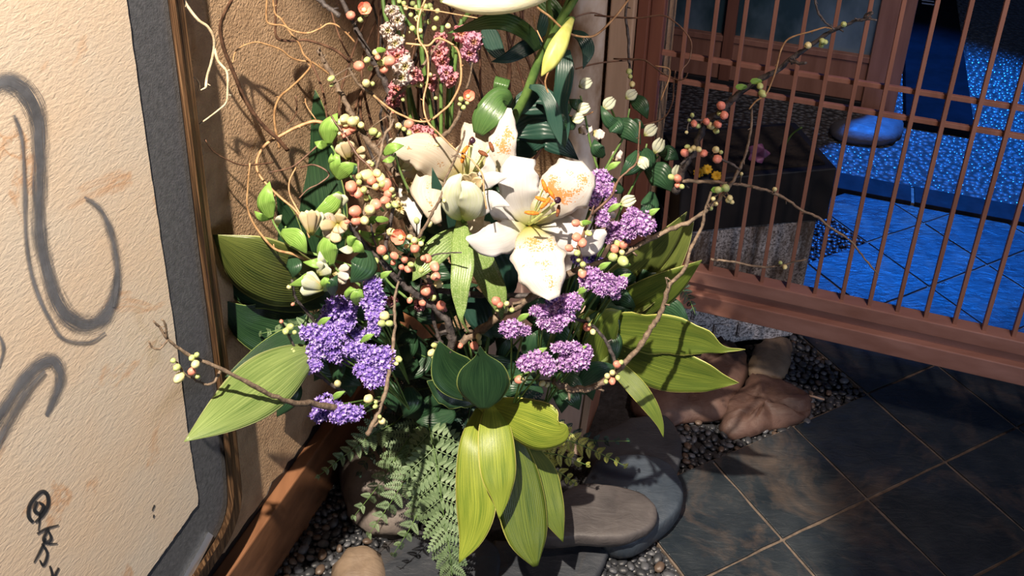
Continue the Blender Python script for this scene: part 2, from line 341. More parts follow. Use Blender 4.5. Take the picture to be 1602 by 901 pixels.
def leaf_geo(mid, hw, tilt=0., cup=0., wave=0., d0=1.45, d1=1.45, nu=5, nv=8, ph=0., bend=0.):
    P = np.array([[p[0], p[1], (p[2] if len(p) > 2 else d0+(d1-d0)*i/(len(mid)-1)), h] for i, (p, h) in enumerate(zip(mid, hw))], float)
    C = catmull(P, nu); n = len(C); V = []; UV = []; Fc = []
    for i in range(n):
        t = C[min(i+1, n-1), :2]-C[max(i-1, 0), :2]; t /= (np.linalg.norm(t)+1e-9); s = np.array([-t[1], t[0]]); h = max(C[i, 3], .25); u = i/(n-1)
        for k in range(nv+1):
            v = k/nv*2-1
            wv = wave*math.sin(u*17+ph+(2 if v > 0 else 0))*abs(v)**2
            q = C[i, :2]+s*h*v*(1+(5*wv if wave else 0)+((.055*math.sin(u*24+ph*2+(1 if v > 0 else 4))+.03*math.sin(u*41+ph))*abs(v)**3 if wave > .005 else 0))
            d = C[i, 2]+tilt*v*(h/40)+cup*v*v*(h/40)+wv*.35+bend*math.sin(u*math.pi)
            V.append(W(q[0], q[1], d)); UV.append((u, k/nv))
    for i in range(n-1):
        for k in range(nv):
            a = i*(nv+1)+k; Fc.append((a, a+1, a+nv+2, a+nv+1))
    return V, Fc, UV
def leaf(name, mid, hw, mat, label=None, cat='leaf', parent=None, group=None, thick=.0007, **k):
    V, Fc, UV = leaf_geo(mid, hw, **k)
    c = np.array(V[:9]).mean(0)
    me = mesh(name, [np.array(v)-c for v in V] if parent is None else V, Fc, mat, UV)
    o = link(name, me, parent, loc=tuple(c) if parent is None else None)
    s = o.modifiers.new('s', 'SOLIDIFY'); s.thickness = thick; s.offset = 0
    if label: tag(o, label, cat, group)
    return o
def ellipsoid(nu=8, nv=6, prof=None):
    V = [(0, 0, -1)]; Fc = []
    for i in range(1, nv):
        a = -math.pi/2+math.pi*i/nv; r = math.cos(a); z = math.sin(a)
        if prof: r *= prof(z)
        for k in range(nu): V.append((r*math.cos(2*math.pi*k/nu), r*math.sin(2*math.pi*k/nu), z))
    V.append((0, 0, 1)); L = len(V)-1
    for k in range(nu): Fc.append((0, 1+(k+1) % nu, 1+k)); Fc.append((L, L-nu+k, L-nu+(k+1) % nu))
    for i in range(nv-2):
        for k in range(nu):
            a = 1+i*nu+k; b = 1+i*nu+(k+1) % nu; Fc.append((a, b, b+nu, a+nu))
    return V, Fc
rng = random.Random(7)

# ------------------------------------------------------------------ floor
fl = struct('floor')
pl = lambda pts, z: [np.array([p[0], p[1], z]) for p in pts]
def poly(name, pts, z, mat, parent, th=.01, **p): return prism(name, pl(pts, z-th), pl(pts, z), mat, parent, **p)
poly('gravel_bed', [(-1.2, -.3), (3.4, -.3), (3.4, 5.2), (-1.2, 5.2)], -.016, M['gravel_base'], fl, .02)
def uvrect(u0, u1, v0, v1): return [tile_xy(u0, v0), tile_xy(u1, v0), tile_xy(u1, v1), tile_xy(u0, v1)]
for q in ((-1, 9, 0, 4), (2, 9, -2, 0), (4, 9, -3, -2)): poly('grout', uvrect(*q)[::-1], -.0035, M['grout'], fl, .012)
tile_r = random.Random(3)
for v in range(-3, 4):
    for u in range(-1, 9):
        if not ((v >= 0) or (v >= -2 and u >= 2) or (v == -3 and u >= 4)): continue
        g = .013; a, b, c, d = u+g, u+1-g, v+g, v+1-g
        N_ = 5; ring = []
        for (x0, y0), (x1, y1) in (((a, c), (b, c)), ((b, c), (b, d)), ((b, d), (a, d)), ((a, d), (a, c))):
            for i in range(N_):
                t = i/N_; x = x0+(x1-x0)*t; y = y0+(y1-y0)*t
                if i: x += tile_r.uniform(-.006, .006); y += tile_r.uniform(-.006, .006)
                ring.append((x, y))
        zt = tile_r.uniform(-.0006, .0006)
        prism('tile', [tile_xy(x, y, -.014) for x, y in ring][::-1], [tile_xy(x, y, zt) for x, y in ring][::-1], M['tile'], fl, bevel=.0012)
# kerb stones and washed pebble paving beyond
kn = float((onz(1490, 333)-S0) @ nr)
us = [float((onz(x, 318)-S0) @ dr) for x in (1250,)] + [.62-.9, float((onz(1427, 318)-S0) @ dr), .95, 1.7, 2.5]
us = sorted(us[1:])
for a, b in zip(us, us[1:]): rbox('kerb_stone', a+.004, b-.004, kn-.085, kn, -.02, .012, M['kerb'], fl, .002)
rbox('kerb_joint', us[0], us[-1], kn-.083, kn-.002, -.02, .007, M['grout'], fl)
rbox('pebble_paving', -.6, 2.6, kn-3.2, kn-.087, -.02, .008, M['aggregate'], fl)

# ------------------------------------------------------------------ walls
cornA = .6196
wl = struct('wall_left')
prism('plaster', [LW(-2.2, 0, -.02), LW(-2.2, -.12, -.02), LW(cornA+.1, -.12, -.02), LW(cornA+.1, 0, -.02)], [LW(-2.2, 0, 2.6), LW(-2.2, -.12, 2.6), LW(cornA+.1, -.12, 2.6), LW(cornA+.1, 0, 2.6)], M['plaster'], wl)
wb = struct('wall_back')
rbox('plaster', -1.0, -.43, -.14, -.0, -.02, 2.6, M['plaster'], wb)
bs = struct('baseboard_left')
V_ = []
def beam_ring(z, k): return [LW(-1.6, 0, z), LW(-1.6, .025-k, z), LW(cornA, .025-k, z), LW(cornA, 0, z)]
prism('beam', beam_ring(-.02, 0)[::-1], beam_ring(.122, .0)[::-1], M['beam'], bs, bevel=.003)
# flaking plaster edge above the beam
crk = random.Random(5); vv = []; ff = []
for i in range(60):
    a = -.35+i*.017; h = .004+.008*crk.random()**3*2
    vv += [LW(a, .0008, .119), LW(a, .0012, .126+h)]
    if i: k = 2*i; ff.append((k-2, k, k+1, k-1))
sh = link('chipped_gap', mesh('chipped_gap', vv, ff, M['dark'], smooth=False), bs); m_ = sh.modifiers.new('s', 'SOLIDIFY'); m_.thickness = .001
# posts of the corner
prow = thing('whitish_log_post', RM(-.557, .04, 0), 'peeled whitish log post with brown patches behind the lilies, left of the pale squared post', 'post')
r_ = random.Random(2); zz = np.linspace(-.02, 2.4, 26); Pp = [RM(-.557+.002*math.sin(z*5), .04, z) for z in zz]
v, f = tube_geo(Pp, [.0345*(1+.03*math.sin(z*9)) for z in zz], 18, .02, r_); link('log', mesh('log', v, f, M['bark']), prow)
tag(rbox('pale_post', -.517, -.474, .003, .05, -.02, 2.4, M['pale_wood'], bevel=.003), 'pale squared wooden post between the whitish log and the dark red pillar', 'post')
tag(rbox('red_brown_pillar', -.472, -.452, -.03, .03, -.02, 2.4, M['pillar'], bevel=.002), 'narrow dark red pillar between pale post and lattice stile', 'pillar')

# ------------------------------------------------------------------ lattice screen
lat = thing('lattice_screen', RM(.2, 0, .2), 'reddish wooden lattice screen with thin upright bars and heavy bottom rail', 'screen')
U1 = 1.05
for i in range(29):
    u = -.3893+.04941*i
    rbox('bar', u-.0036, u+.0036, -.005, .006, .285, 1.5, M['lattice'], lat, .0008)
for z in (.7315, .6800): rbox('rail', -.452, U1, -.013, -.0045, z-.0045, z+.0045, M['lattice'], lat, .0008)
rbox('stile', -.4515, -.4275, -.016, .014, .2, 1.5, M['pillar'], lat, .0015)
rbox('upper_bottom_rail', -.4275, U1, -.016, .015, .258, .288, M['sill'], lat, .002)
rbox('groove_board', -.4275, U1, -.012, .004, .236, .258, M['sill'], lat, .001)
rbox('lower_bottom_rail', -.4515, U1, -.02, .02, .196, .236, M['sill'], lat, .002)

# ------------------------------------------------------------------ granite block behind the lattice
A_ = onz(1140, 548); B_ = onz(1247, 536); e = (B_-A_); e[2] = 0; e /= np.linalg.norm(e); en = np.array([e[1], -e[0], 0])
def GB(a, n, z): return np.array([B_[0], B_[1], 0])+e*a+en*n+ZUP*z
gb = thing('granite_block', GB(-.13, -.1, 0), 'speckled granite block with carved squares, brown stained upper part, behind lattice screen', 'stone block')
NG = 9
ring = [(-.30, 0)]+[(-.30+.30*i/NG, .004*math.sin(i*2)) for i in range(1, NG)]+[(-.012, 0), (0, -.012), (.004, -.1), (0, -.2), (-.3, -.2)]
prism('block', [GB(a, n-.006, .012) for a, n in ring], [GB(a, n, .325) for a, n in ring], M['granite'], gb, bevel=.006)
for a in (-.29, -.235, -.18, -.125, -.07):
    for z in (.045+.01, .115):
        if a == -.07 and z < .1: continue
        s = .02; prism('carved_square', [GB(a-s, .0, z-s), GB(a+s, .0, z-s), GB(a+s, .0, z+s), GB(a-s, .0, z+s)][::-1], [GB(a-s+.003, .005, z-s+.003), GB(a+s-.003, .005, z-s+.003), GB(a+s-.003, .005, z+s-.003), GB(a-s+.003, .005, z+s-.003)][::-1], M['granite'], gb)
# dark trough on it
tr = thing('planter_trough', GB(-.15, -.1, .327), 'near black planter trough standing on the granite block', 'planter')
o_ = [(-.31, .005), (.012, .005), (.012, -.19), (-.31, -.19)]
prism('trough', [GB(a, n, .327) for a, n in o_], [GB(a*1.02, n, .45) for a, n in o_], M['dark'], tr, bevel=.003)
i_ = [(-.29, -.012), (-.006, -.012), (-.006, -.172), (-.29, -.172)]
prism('soil', [GB(a, n, .45) for a, n in i_], [GB(a, n, .4535) for a, n in i_], M['soil'], tr)

# ------------------------------------------------------------------ door, step, rock beyond
dn = float((onz(1400, 185)-S0) @ nr); du = float((onz(1397, 182)-S0) @ dr)
dd = thing('garden_door', RM(du-.3, dn, 0), 'sliding door with reddish frame, dusky grey-blue panes and wooden lower panel behind lattice', 'door')
rbox('door_post', du-.10, du, dn-.06, dn+.0, 0.004, 2.2, M['lattice'], dd, .003)
rbox('lower_panel', du-.92, du-.10, dn-.045, dn-.02, .03, .165, M['lattice'], dd, .002)
rbox('bottom_rail', du-.92, du-.10, dn-.055, dn-.01, .004, .03, M['dark'], dd, .002)
rbox('middle_rail', du-.92, du-.10, dn-.055, dn-.012, .165, .185, M['lattice'], dd, .002)
rbox('stile', du-.55, du-.515, dn-.055, dn-.008, .03, 2.2, M['pillar'], dd, .002)
rbox('pane', du-.515, du-.10, dn-.04, dn-.034, .185, 2.2, M['glass_panel'], dd, 0, label='grey-blue pane')
rbox('pane', du-.92, du-.55, dn-.04, dn-.034, .185, 2.2, M['glass_panel'], dd, 0)
q0 = onz(1437, 197); q1 = onz(1521, 216, .01)
sa = float((q1-S0) @ dr); sn = float((q1-S0) @ nr)
stp = thing('stone_step', RM(sa-.2, sn-.4, 0), 'dark rectangular stone step in front of the garden door, edged by blue light', 'step')
prism('slab', [RM(du+.03, sn-1.9, .006), RM(du+.03, sn, .006), RM(sa, sn, .006), RM(sa, sn-1.9, .006)], [RM(du+.03, sn-1.9, .045), RM(du+.03, sn, .045), RM(sa, sn, .045), RM(sa, sn-1.9, .045)], M['darkstone'], stp, bevel=.003)
for i in range(3):
    rbox('pale_slot', sa-.13, sa-.085, sn-1.02-.035*i, sn-1.01-.035*i, .045, .047, M['pale_tone'], stp, 0)

def rock(name, outline, z0, h, mat, label, cat='stone', prof='dome', amp=.01, fr=14, seed=0, zs=None, tiltv=(0, 0), n=46, group=None):
    zs = z0+h*(.8 if prof == 'flat' else .35) if zs is None else zs
    O = [onz(x, y, zs) for x, y in outline]; O = catmull(O+[O[0]], 8)[:-1]; idx = np.linspace(0, len(O), n, endpoint=False).astype(int); O = O[idx]; c = O.mean(0)
    PR = {'flat': [(.9, 0), (.985, .35), (1, .75), (.975, .95), (.93, 1.), (.75, 1.02), (.5, 1.03), (.25, 1.02)], 'dome': [(.9, 0), (1, .28), (.97, .55), (.86, .78), (.68, .93), (.46, 1.), (.22, 1.03)]}[prof]
    V = []
    for s, zf in PR:
        for p in O:
            q = c+(p-c)*s; q[2] = z0+h*zf+(q[0]-c[0])*tiltv[0]*zf+(q[1]-c[1])*tiltv[1]*zf
            nn = mnoise.noise_vector(Vector(q)*fr+Vector((seed, 0, 0)))*amp*(1 if zf > 0 else .3)
            n2 = mnoise.noise_vector(Vector(q)*fr*3.5+Vector((seed, 3, 0)))*amp*.45+mnoise.noise_vector(Vector(q)*fr*9)*amp*.15
            if prof == 'dome' and amp > .012:
                cr = mnoise.noise(Vector((q[0]*14+q[1]*26+seed, q[1]*9, q[2]*16))); nn = nn*.8+Vector((0, 0, -.9*amp*max(0, 1-abs(cr)*7)))
            kk = (.35 if prof == 'flat' else 1.)
            V.append(q+np.array([nn.x+n2.x, nn.y+n2.y, (nn.z+n2.z)*kk if zf > 0 else 0]))
    top = c.copy(); top[2] = z0+h*1.03; V.append(top); Fc = []
    for i in range(len(PR)-1):
        for k in range(n): a = i*n+k; b = i*n+(k+1) % n; Fc.append((a, b, b+n, a+n))
    L = (len(PR)-1)*n
    for k in range(n): Fc.append((L+k, L+(k+1) % n, len(V)-1))
    Fc.append(tuple(range(n-1, -1, -1)))
    c0 = np.array([c[0], c[1], z0]); o = link(name, mesh(name, [v-c0 for v in V], Fc, mat), loc=tuple(c0)); return tag(o, label, cat, group)
rock('round_boulder', [(1338, 190), (1375, 180), (1408, 188), (1414, 208), (1392, 222), (1350, 222), (1310, 215), (1300, 200)], .008, .05, M['slate_grey'], 'rounded boulder at the foot of the garden door', 'boulder', amp=.008)
rock('flat_stepping_stone', [(985, 655), (1040, 652), (1066, 690), (1062, 730), (1040, 762), (985, 770), (930, 745), (925, 690)], -.012, .045, M['slate_dark'], 'dark round flat stone behind the bluish one, next to the gravel', prof='flat', amp=.004)
rock('flat_stepping_stone', [(930, 725), (985, 714), (1040, 722), (1068, 765), (1062, 800), (1020, 838), (980, 856), (940, 845), (900, 790)], .0, .05, M['slate_blue'], 'bluish flat stone lying under the brownish-grey oval stone', prof='flat', amp=.004, seed=3)
rock('flat_stepping_stone', [(862, 790), (900, 762), (950, 760), (1000, 770), (1027, 797), (1018, 825), (980, 843), (915, 842), (850, 846), (800, 835), (800, 800)], .052, .03, M['slate_grey'], 'brownish-grey oval flat stone, topmost of the stacked stones', prof='flat', amp=.004, seed=5)
rock('flat_stepping_stone', [(770, 848), (850, 846), (958, 838), (950, 870), (925, 915), (880, 960), (780, 960), (765, 890)], -.012, .03, M['slate_dark'], 'dark slab below the oval stone at the lower picture edge', prof='flat', amp=.003, seed=8)
rock('flat_stepping_stone', [(600, 850), (680, 835), (770, 850), (782, 900), (760, 960), (600, 960), (580, 890)], -.012, .035, M['slate_dark'], 'shadowed dark slab under the drooping fern', prof='flat', amp=.003, seed=12)
rock('long_rock', [(985, 590), (1020, 575), (1080, 560), (1130, 545), (1160, 560), (1165, 600), (1130, 650), (1075, 655), (1030, 662), (990, 640)], -.012, .06, M['red_rock'], 'reddish long rock under the aspidistra leaves', 'rock', amp=.02, fr=9, seed=4)
rock('layered_rock', [(1130, 640), (1160, 605), (1200, 590), (1245, 610), (1266, 630), (1270, 650), (1240, 665), (1190, 673), (1145, 682), (1130, 668)], -.012, .045, M['red_rock'], 'reddish-brown layered rock with bluish top lying beside the slate tiles', 'rock', amp=.016, fr=16, seed=9)
rock('boulder', [(1180, 545), (1205, 537), (1236, 534), (1240, 560), (1225, 588), (1200, 592), (1170, 580)], -.012, .035, M['tan_rock'], 'small rounded boulder at the foot of the granite block', 'boulder', amp=.008, seed=11)
rock('mottled_rock', [(522, 720), (560, 695), (620, 720), (660, 770), (655, 815), (610, 838), (560, 815), (530, 770)], -.012, .075, M['mottled_rock'], 'mottled grey rock half hidden behind the left fern tips', 'rock', amp=.012, seed=14)
rock('tan_rock', [(520, 890), (545, 870), (585, 868), (605, 890), (600, 940), (520, 945)], -.012, .05, M['tan_rock'], 'sunlit tan rock at the lower picture edge beside the beam', 'rock', amp=.008, seed=17)

# litter
q = onz(1277, 622, .004); ax_ = dr*.016
v_, f_ = tube_geo([q-ax_, q-ax_*.3+ZUP*.001, q+ax_*.4, q+ax_], [.0022, .0026, .0025, .0018], 6); tag(link('wood_chip', mesh('wood_chip', [p-q for p in v_], f_, M['pale_wood']), loc=tuple(q)), 'small tan wood chip lying on the pebbles beside the slate tiles', 'chip')
# pebbles
PM = []
for k in range(5):
    V, Fc = ellipsoid(9, 6); V = [np.array(v)*(1+.16*mnoise.noise(Vector(v)*1.6+Vector((k*7, 0, 0)))) for v in V]
    for m in PEB: PM.append(mesh('pebble', V, Fc, m))
zones = {
 'right': ([(1236, 520), (1262, 512), (1356, 612), (1330, 628), (1268, 652), (1250, 610), (1205, 592)], 'dark rounded pebble in the gravel wedge beside the layered rock', 'pebbles in the right gravel wedge'),
 'mid': ([(1040, 655), (1128, 640), (1135, 680), (1270, 652), (1250, 662), (1062, 745), (1050, 735), (1066, 690)], 'dark rounded pebble in the gravel between flat stone and slate tiles', 'pebbles in the middle gravel strip'),
 'low': ([(935, 905), (955, 862), (1020, 842), (1062, 903)], 'dark rounded pebble in the gravel below the bluish flat stone', 'pebbles in the lower gravel gap'),
 'left': ([(440, 903), (500, 800), (535, 765), (545, 815), (590, 845), (560, 870), (515, 903)], 'dark rounded pebble in the shaded gravel along the wall beam', 'pebbles beside the wall beam'),
 'back': ([(1270, 345), (1300, 338), (1358, 380), (1330, 390), (1290, 408), (1262, 425)], 'dark rounded pebble in the blue-lit gravel behind lattice screen', 'pebbles behind the lattice screen')}
def inside(p, poly_):
    c = False; n = len(poly_)
    for i in range(n):
        (x1, y1), (x2, y2) = poly_[i], poly_[(i+1) % n]
        if (y1 > p[1]) != (y2 > p[1]) and p[0] < (x2-x1)*(p[1]-y1)/(y2-y1)+x1: c = not c
    return c
pr = random.Random(21); placed = []; cnt = 0; small = []
for key, (pg, lab, grp) in zones.items():
    W3 = [onz(x, y) for x, y in pg]; x0, x1 = min(p[0] for p in W3), max(p[0] for p in W3); y0, y1 = min(p[1] for p in W3), max(p[1] for p in W3)
    wp = [(p[0], p[1]) for p in W3]
    for _ in range(1500):
        p = (pr.uniform(x0, x1), pr.uniform(y0, y1)); r = pr.uniform(.0052, .0095)
        if not inside(p, wp) or any((p[0]-q[0])**2+(p[1]-q[1])**2 < ((r+q[2])*.84)**2 for q in placed): continue
        placed.append((*p, r))
        k = pr.choices((0, 1, 2), (6, 3 if key == 'right' else 2, 3 if key == 'left' else 1))[0]
        if cnt < 298:
            o = bpy.data.objects.new('pebble', PM[pr.randrange(5)*3+k]); COL.objects.link(o)
            o.location = (*p, -.012+r*.45+pr.uniform(0, .004)); o.scale = (r*1.2, r*.92, r*.62); o.rotation_euler = (pr.uniform(-.35, .35), pr.uniform(-.35, .35), pr.uniform(0, 6.3))
            tag(o, lab, 'pebble', grp); cnt += 1
        else: small.append((*p, r))
    # grit between them
V0, F0 = ellipsoid(6, 4); parts = []
for key, (pg, lab, grp) in zones.items():
    W3 = [onz(x, y) for x, y in pg]; wp = [(p[0], p[1]) for p in W3]; x0, x1 = min(p[0] for p in W3), max(p[0] for p in W3); y0, y1 = min(p[1] for p in W3), max(p[1] for p in W3)
    for _ in range(500):
        p = (pr.uniform(x0-.02, x1+.02), pr.uniform(y0-.02, y1+.02)); r = pr.uniform(.004, .007)
        parts.append(([np.array([v[0]*r*1.2+p[0], v[1]*r+p[1], v[2]*r*.7-.012]) for v in V0], F0))
for p in small: parts.append(([np.array([v[0]*p[2]+p[0], v[1]*p[2]*1.1+p[1], v[2]*p[2]*.6-.008]) for v in V0], F0))
V, Fc = join(parts); o = link('gravel', mesh('gravel', V, Fc, PEB[0])); tag(o, 'small dark gravel filling the gaps between the pebbles', 'gravel'); o['kind'] = 'stuff'

# ------------------------------------------------------------------ framed calligraphy on the left wall
fr = thing('framed_calligraphy', onwall(150, 700, .005), 'large framed ink calligraphy on aged paper with grey border and oak edge', 'picture')
pin = [(177, -150), (198, 0), (224, 185), (251, 370), (275, 530), (292, 660), (303, 735), (310, 784), (301, 800), (270, 845), (232, 898), (130, 1045)]
pmid = [(243, -150), (262, 0), (286, 185), (308, 370), (329, 530), (345, 660), (353, 735), (355, 785), (345, 825), (322, 865), (296, 905), (215, 1040)]
pout = [(268, -150), (288, 0), (310, 185), (332, 370), (353, 530), (368, 660), (376, 735), (378, 785), (366, 830), (346, 868), (322, 905), (240, 1050)]
PT = .020
pr2 = random.Random(1); edge = []
pc = catmull(pin, 14)
for p in pc: edge.append((p[0]+pr2.uniform(-.5, .5), p[1]))
ol = edge+[(-260, 1045), (-260, -150)]
# paper as a grid-free solid, curved by its material relief
prism('paper', [onwall(x, y, PT) for x, y in ol], [onwall(x, y, PT+.0012) for x, y in ol], M['paper'], fr)
def loft(name, paths, offs, mat, parent, k=5):
    rows = [[onwall(p[0], p[1], o) for p in catmull(pa, k)] for pa, o in zip(paths, offs)]
    n = len(rows[0]); V = [v for r in rows for v in r]; m = len(rows)
    Fc = [(i*n+j, i*n+j+1, ((i+1) % m)*n+j+1, ((i+1) % m)*n+j) for i in range(m) for j in range(n-1)]
    return link(name, mesh(name, V, Fc, mat, smooth=False), parent)
mixp = lambda a, b, t: [(x0+(x1-x0)*t, y0+(y1-y0)*t) for (x0, y0), (x1, y1) in zip(a, b)]
loft('border', [mixp(pin, pmid, -.08), mixp(pin, pmid, -.0), pmid, mixp(pmid, pout, .2)], [PT-.006, PT-.0004, PT+.001, PT-.006], M['mat_grey'], fr)
loft('moulding', [pmid, mixp(pmid, pout, .08), mixp(pmid, pout, .45), mixp(pmid, pout, .55), pout, pout], [.0, PT+.012, PT+.014, PT+.010, PT+.008, .0], M['oak'], fr)
loft('lit_edge_strip', [[(326, 832), (310, 862), (285, 905)], [(334, 838), (319, 868), (297, 908)], [(334, 838), (319, 868), (297, 908)], [(326, 832), (310, 862), (285, 905)]], [PT+.006, PT+.004, PT, PT], M['pale_tone'], fr)  # light on the lower frame edge, built as a pale strip
def stroke(pts, hws, mat, off):
    P = catmull([(p[0], p[1], h) for p, h in zip(pts, hws)], 8); n = len(P); V = []; UV = []; Fc = []
    for i in range(n):
        t = P[min(i+1, n-1), :2]-P[max(i-1, 0), :2]; t /= np.linalg.norm(t)+1e-9; s = np.array([-t[1], t[0]])
        for k in range(5):
            q = P[i, :2]+s*P[i, 2]*(k/2-1); V.append(onwall(q[0], q[1], PT+.0012+off)); UV.append((i/(n-1)*len(pts)*.35, k/4))
    for i in range(n-1):
        for k in range(4): a = i*5+k; Fc.append((a, a+1, a+6, a+5))
    return link('brush_stroke', mesh('brush_stroke', V, Fc, mat, UV), fr)
stroke([(-60, 190), (-25, 145), (5, 128), (35, 140), (57, 180), (62, 240), (60, 310), (64, 380), (78, 440), (97, 485), (120, 505), (150, 505), (170, 485), (180, 450), (183, 420)],
       [20, 22, 22, 23, 21, 17, 16, 16, 17, 19, 20, 18, 15, 11, 3], M['ink'], .0006)
stroke([(22, 180), (34, 220), (38, 290), (40, 370), (52, 440), (78, 500), (100, 530), (140, 535), (165, 520)], [6, 7, 7, 6, 7, 7, 6, 5, 3], M['ink_dry'], .0009)
stroke([(132, 308), (155, 325), (170, 355), (180, 395), (184, 440), (178, 480)], [4, 9, 11, 11, 10, 6], M['ink_dry'], .0012)
stroke([(-30, 690), (5, 640), (32, 600), (62, 570), (84, 565), (94, 585), (88, 615), (72, 650)], [12, 14, 15, 16, 16, 13, 11, 5], M['ink'], .0006)
stroke([(-20, 720), (10, 665), (40, 615), (70, 580)], [12, 14, 12, 6], M['ink_dry'], .0012)
stroke([(-30, 500), (-5, 520), (5, 545), (-2, 575)], [6, 6, 6, 3], M['ink_dry'], .0006)
for pts, hs in (([(52, 817), (45, 808), (46, 792), (55, 778), (66, 769), (74, 774), (75, 790), (66, 806), (55, 817)], 3.2), ([(58, 784), (54, 798), (62, 803), (68, 792), (61, 785)], 3.), ([(62, 802), (62, 815), (60, 831)], 1.6),
                ([(58, 835), (72, 827), (92, 821)], 2.), ([(76, 826), (68, 843), (74, 849), (80, 842), (76, 830)], 2.6), ([(72, 842), (63, 862), (53, 880)], 2.2), ([(66, 850), (74, 866), (68, 884), (62, 876)], 2.4), ([(76, 851), (90, 850)], 1.8),
                ([(78, 885), (82, 900), (80, 915)], 2.2), ([(92, 888), (86, 902), (90, 915)], 2.2)):
    stroke(pts, [hs*.8]+[hs]*(len(pts)-2)+[hs*.5], M['ink_black'], .0006)
for pts in ([(242, 790), (238, 799)], [(241, 805), (240, 810)]): stroke(pts, [1.5, 1.], M['ink_black'], .0006)

# ------------------------------------------------------------------ vase
VC = onz(908, 705)
def VB(a, n, z): return np.array([VC[0], VC[1], 0])+dr*a+nr*n+ZUP*z
vs = thing('wooden_vase', VB(-.08, -.07, .0), 'squared wooden vase with pale front and brown side, hidden behind lower statice and leaves', 'vase')
def vring(z, g, t=0): return [VB(-.17-g+t, g-t, z), VB(g-t, g-t, z), VB(g-t, -.14-g+t, z), VB(-.17-g+t, -.14-g+t, z)]
v = vring(-.012, 0)+vring(.26, .02)+vring(.26, .02, .012)+vring(.2, .012, .012)
f = [(3, 2, 1, 0)]+[(i, (i+1) % 4, 4+(i+1) % 4, 4+i) for i in range(4)]+[(4+i, 4+(i+1) % 4, 8+(i+1) % 4, 8+i) for i in range(4)]+[(8+i, 8+(i+1) % 4, 12+(i+1) % 4, 12+i) for i in range(4)]+[(12, 13, 14, 15)]
link('body', mesh('body', v, f, None, smooth=False, mats=[M['vase_wood'], M['vase_brown']], midx=[0, 0, 1, 0, 0]+[0]*9), vs)
prism('corner_strip', [VB(-.006, .003, -.01), VB(.003, .003, -.01), VB(.003, -.006, -.01)], [VB(.012, .023, .262), VB(.024, .023, .262), VB(.024, .012, .262)], M['pale_wood'], vs)

# ================================================================== PLANTS
# ---- quince buds (shared meshes)
def bud_mesh(kind):
    V, Fc = ellipsoid(9, 7, lambda z: 1.-.12*z)
    mi = []
    for q in Fc:
        z = sum(V[i][2] for i in q)/len(q); mi.append(1 if z < (-.62 if kind != 'm' else -.05) else 0)
    mm = {'p': ('bp', 'calyx'), 'y': ('by', 'calyx'), 'g': ('bg', 'calyx'), 'm': ('bp', 'by')}[kind]
    # petal seam: a slight spiral fold
    V = [np.array(v)*(1+.05*math.sin(3*math.atan2(v[1], v[0])+4*v[2])) for v in V]
    return mesh('bud', V, Fc, None, mats=[M[mm[0]], M[mm[1]]], midx=mi)
BM = {k: bud_mesh(k) for k in 'pygm'}
def open_flower_mesh():
    V = []; Fc = []; mi = []
    for k in range(5):
        a0 = k*2*math.pi/5; o = len(V)
        for i in range(5):
            u = i/4; r = .15+.85*math.sin(u*1.75); z = -.8+1.3*u
            for j in range(4):
                b = a0+(j/3-.5)*1.5*math.sin(.35+u*2.2); V.append((r*math.cos(b), r*math.sin(b), z+.12*math.cos((j/3-.5)*6)))
        for i in range(4):
            for j in range(3): a = o+i*4+j; Fc.append((a, a+1, a+5, a+4)); mi.append(0)
    v, f = ellipsoid(7, 5); o = len(V); V += [(p[0]*.38, p[1]*.38, p[2]*.3-.35) for p in v]; Fc += [tuple(i+o for i in q) for q in f]; mi += [1]*len(f)
    v, f = ellipsoid(7, 5); o = len(V); V += [(p[0]*.4, p[1]*.4, p[2]*.45-1.) for p in v]; Fc += [tuple(i+o for i in q) for q in f]; mi += [2]*len(f)
    return mesh('open_flower', V, Fc, None, mats=[M['bp'], M['by'], M['calyx']], midx=mi)
OM = open_flower_mesh()
def put(name, me, pos, axis, s, parent, roll=0., **props):
    o = bpy.data.objects.new(name, me); COL.objects.link(o)
    q = Vector(axis).normalized().to_track_quat('Z', 'Y'); m = q.to_matrix().to_4x4() @ Matrix.Rotation(roll, 4, 'Z')
    sc = s if hasattr(s, '__len__') else (s, s, s)
    m = Matrix.Translation(Vector(pos)) @ m @ Matrix.Diagonal((*sc, 1))
    o.parent = parent; o.matrix_parent_inverse = parent.matrix_basis.inverted(); o.matrix_basis = m
    for k, v in props.items(): o[k] = v
    return o
br = random.Random(11)
MM = FPX
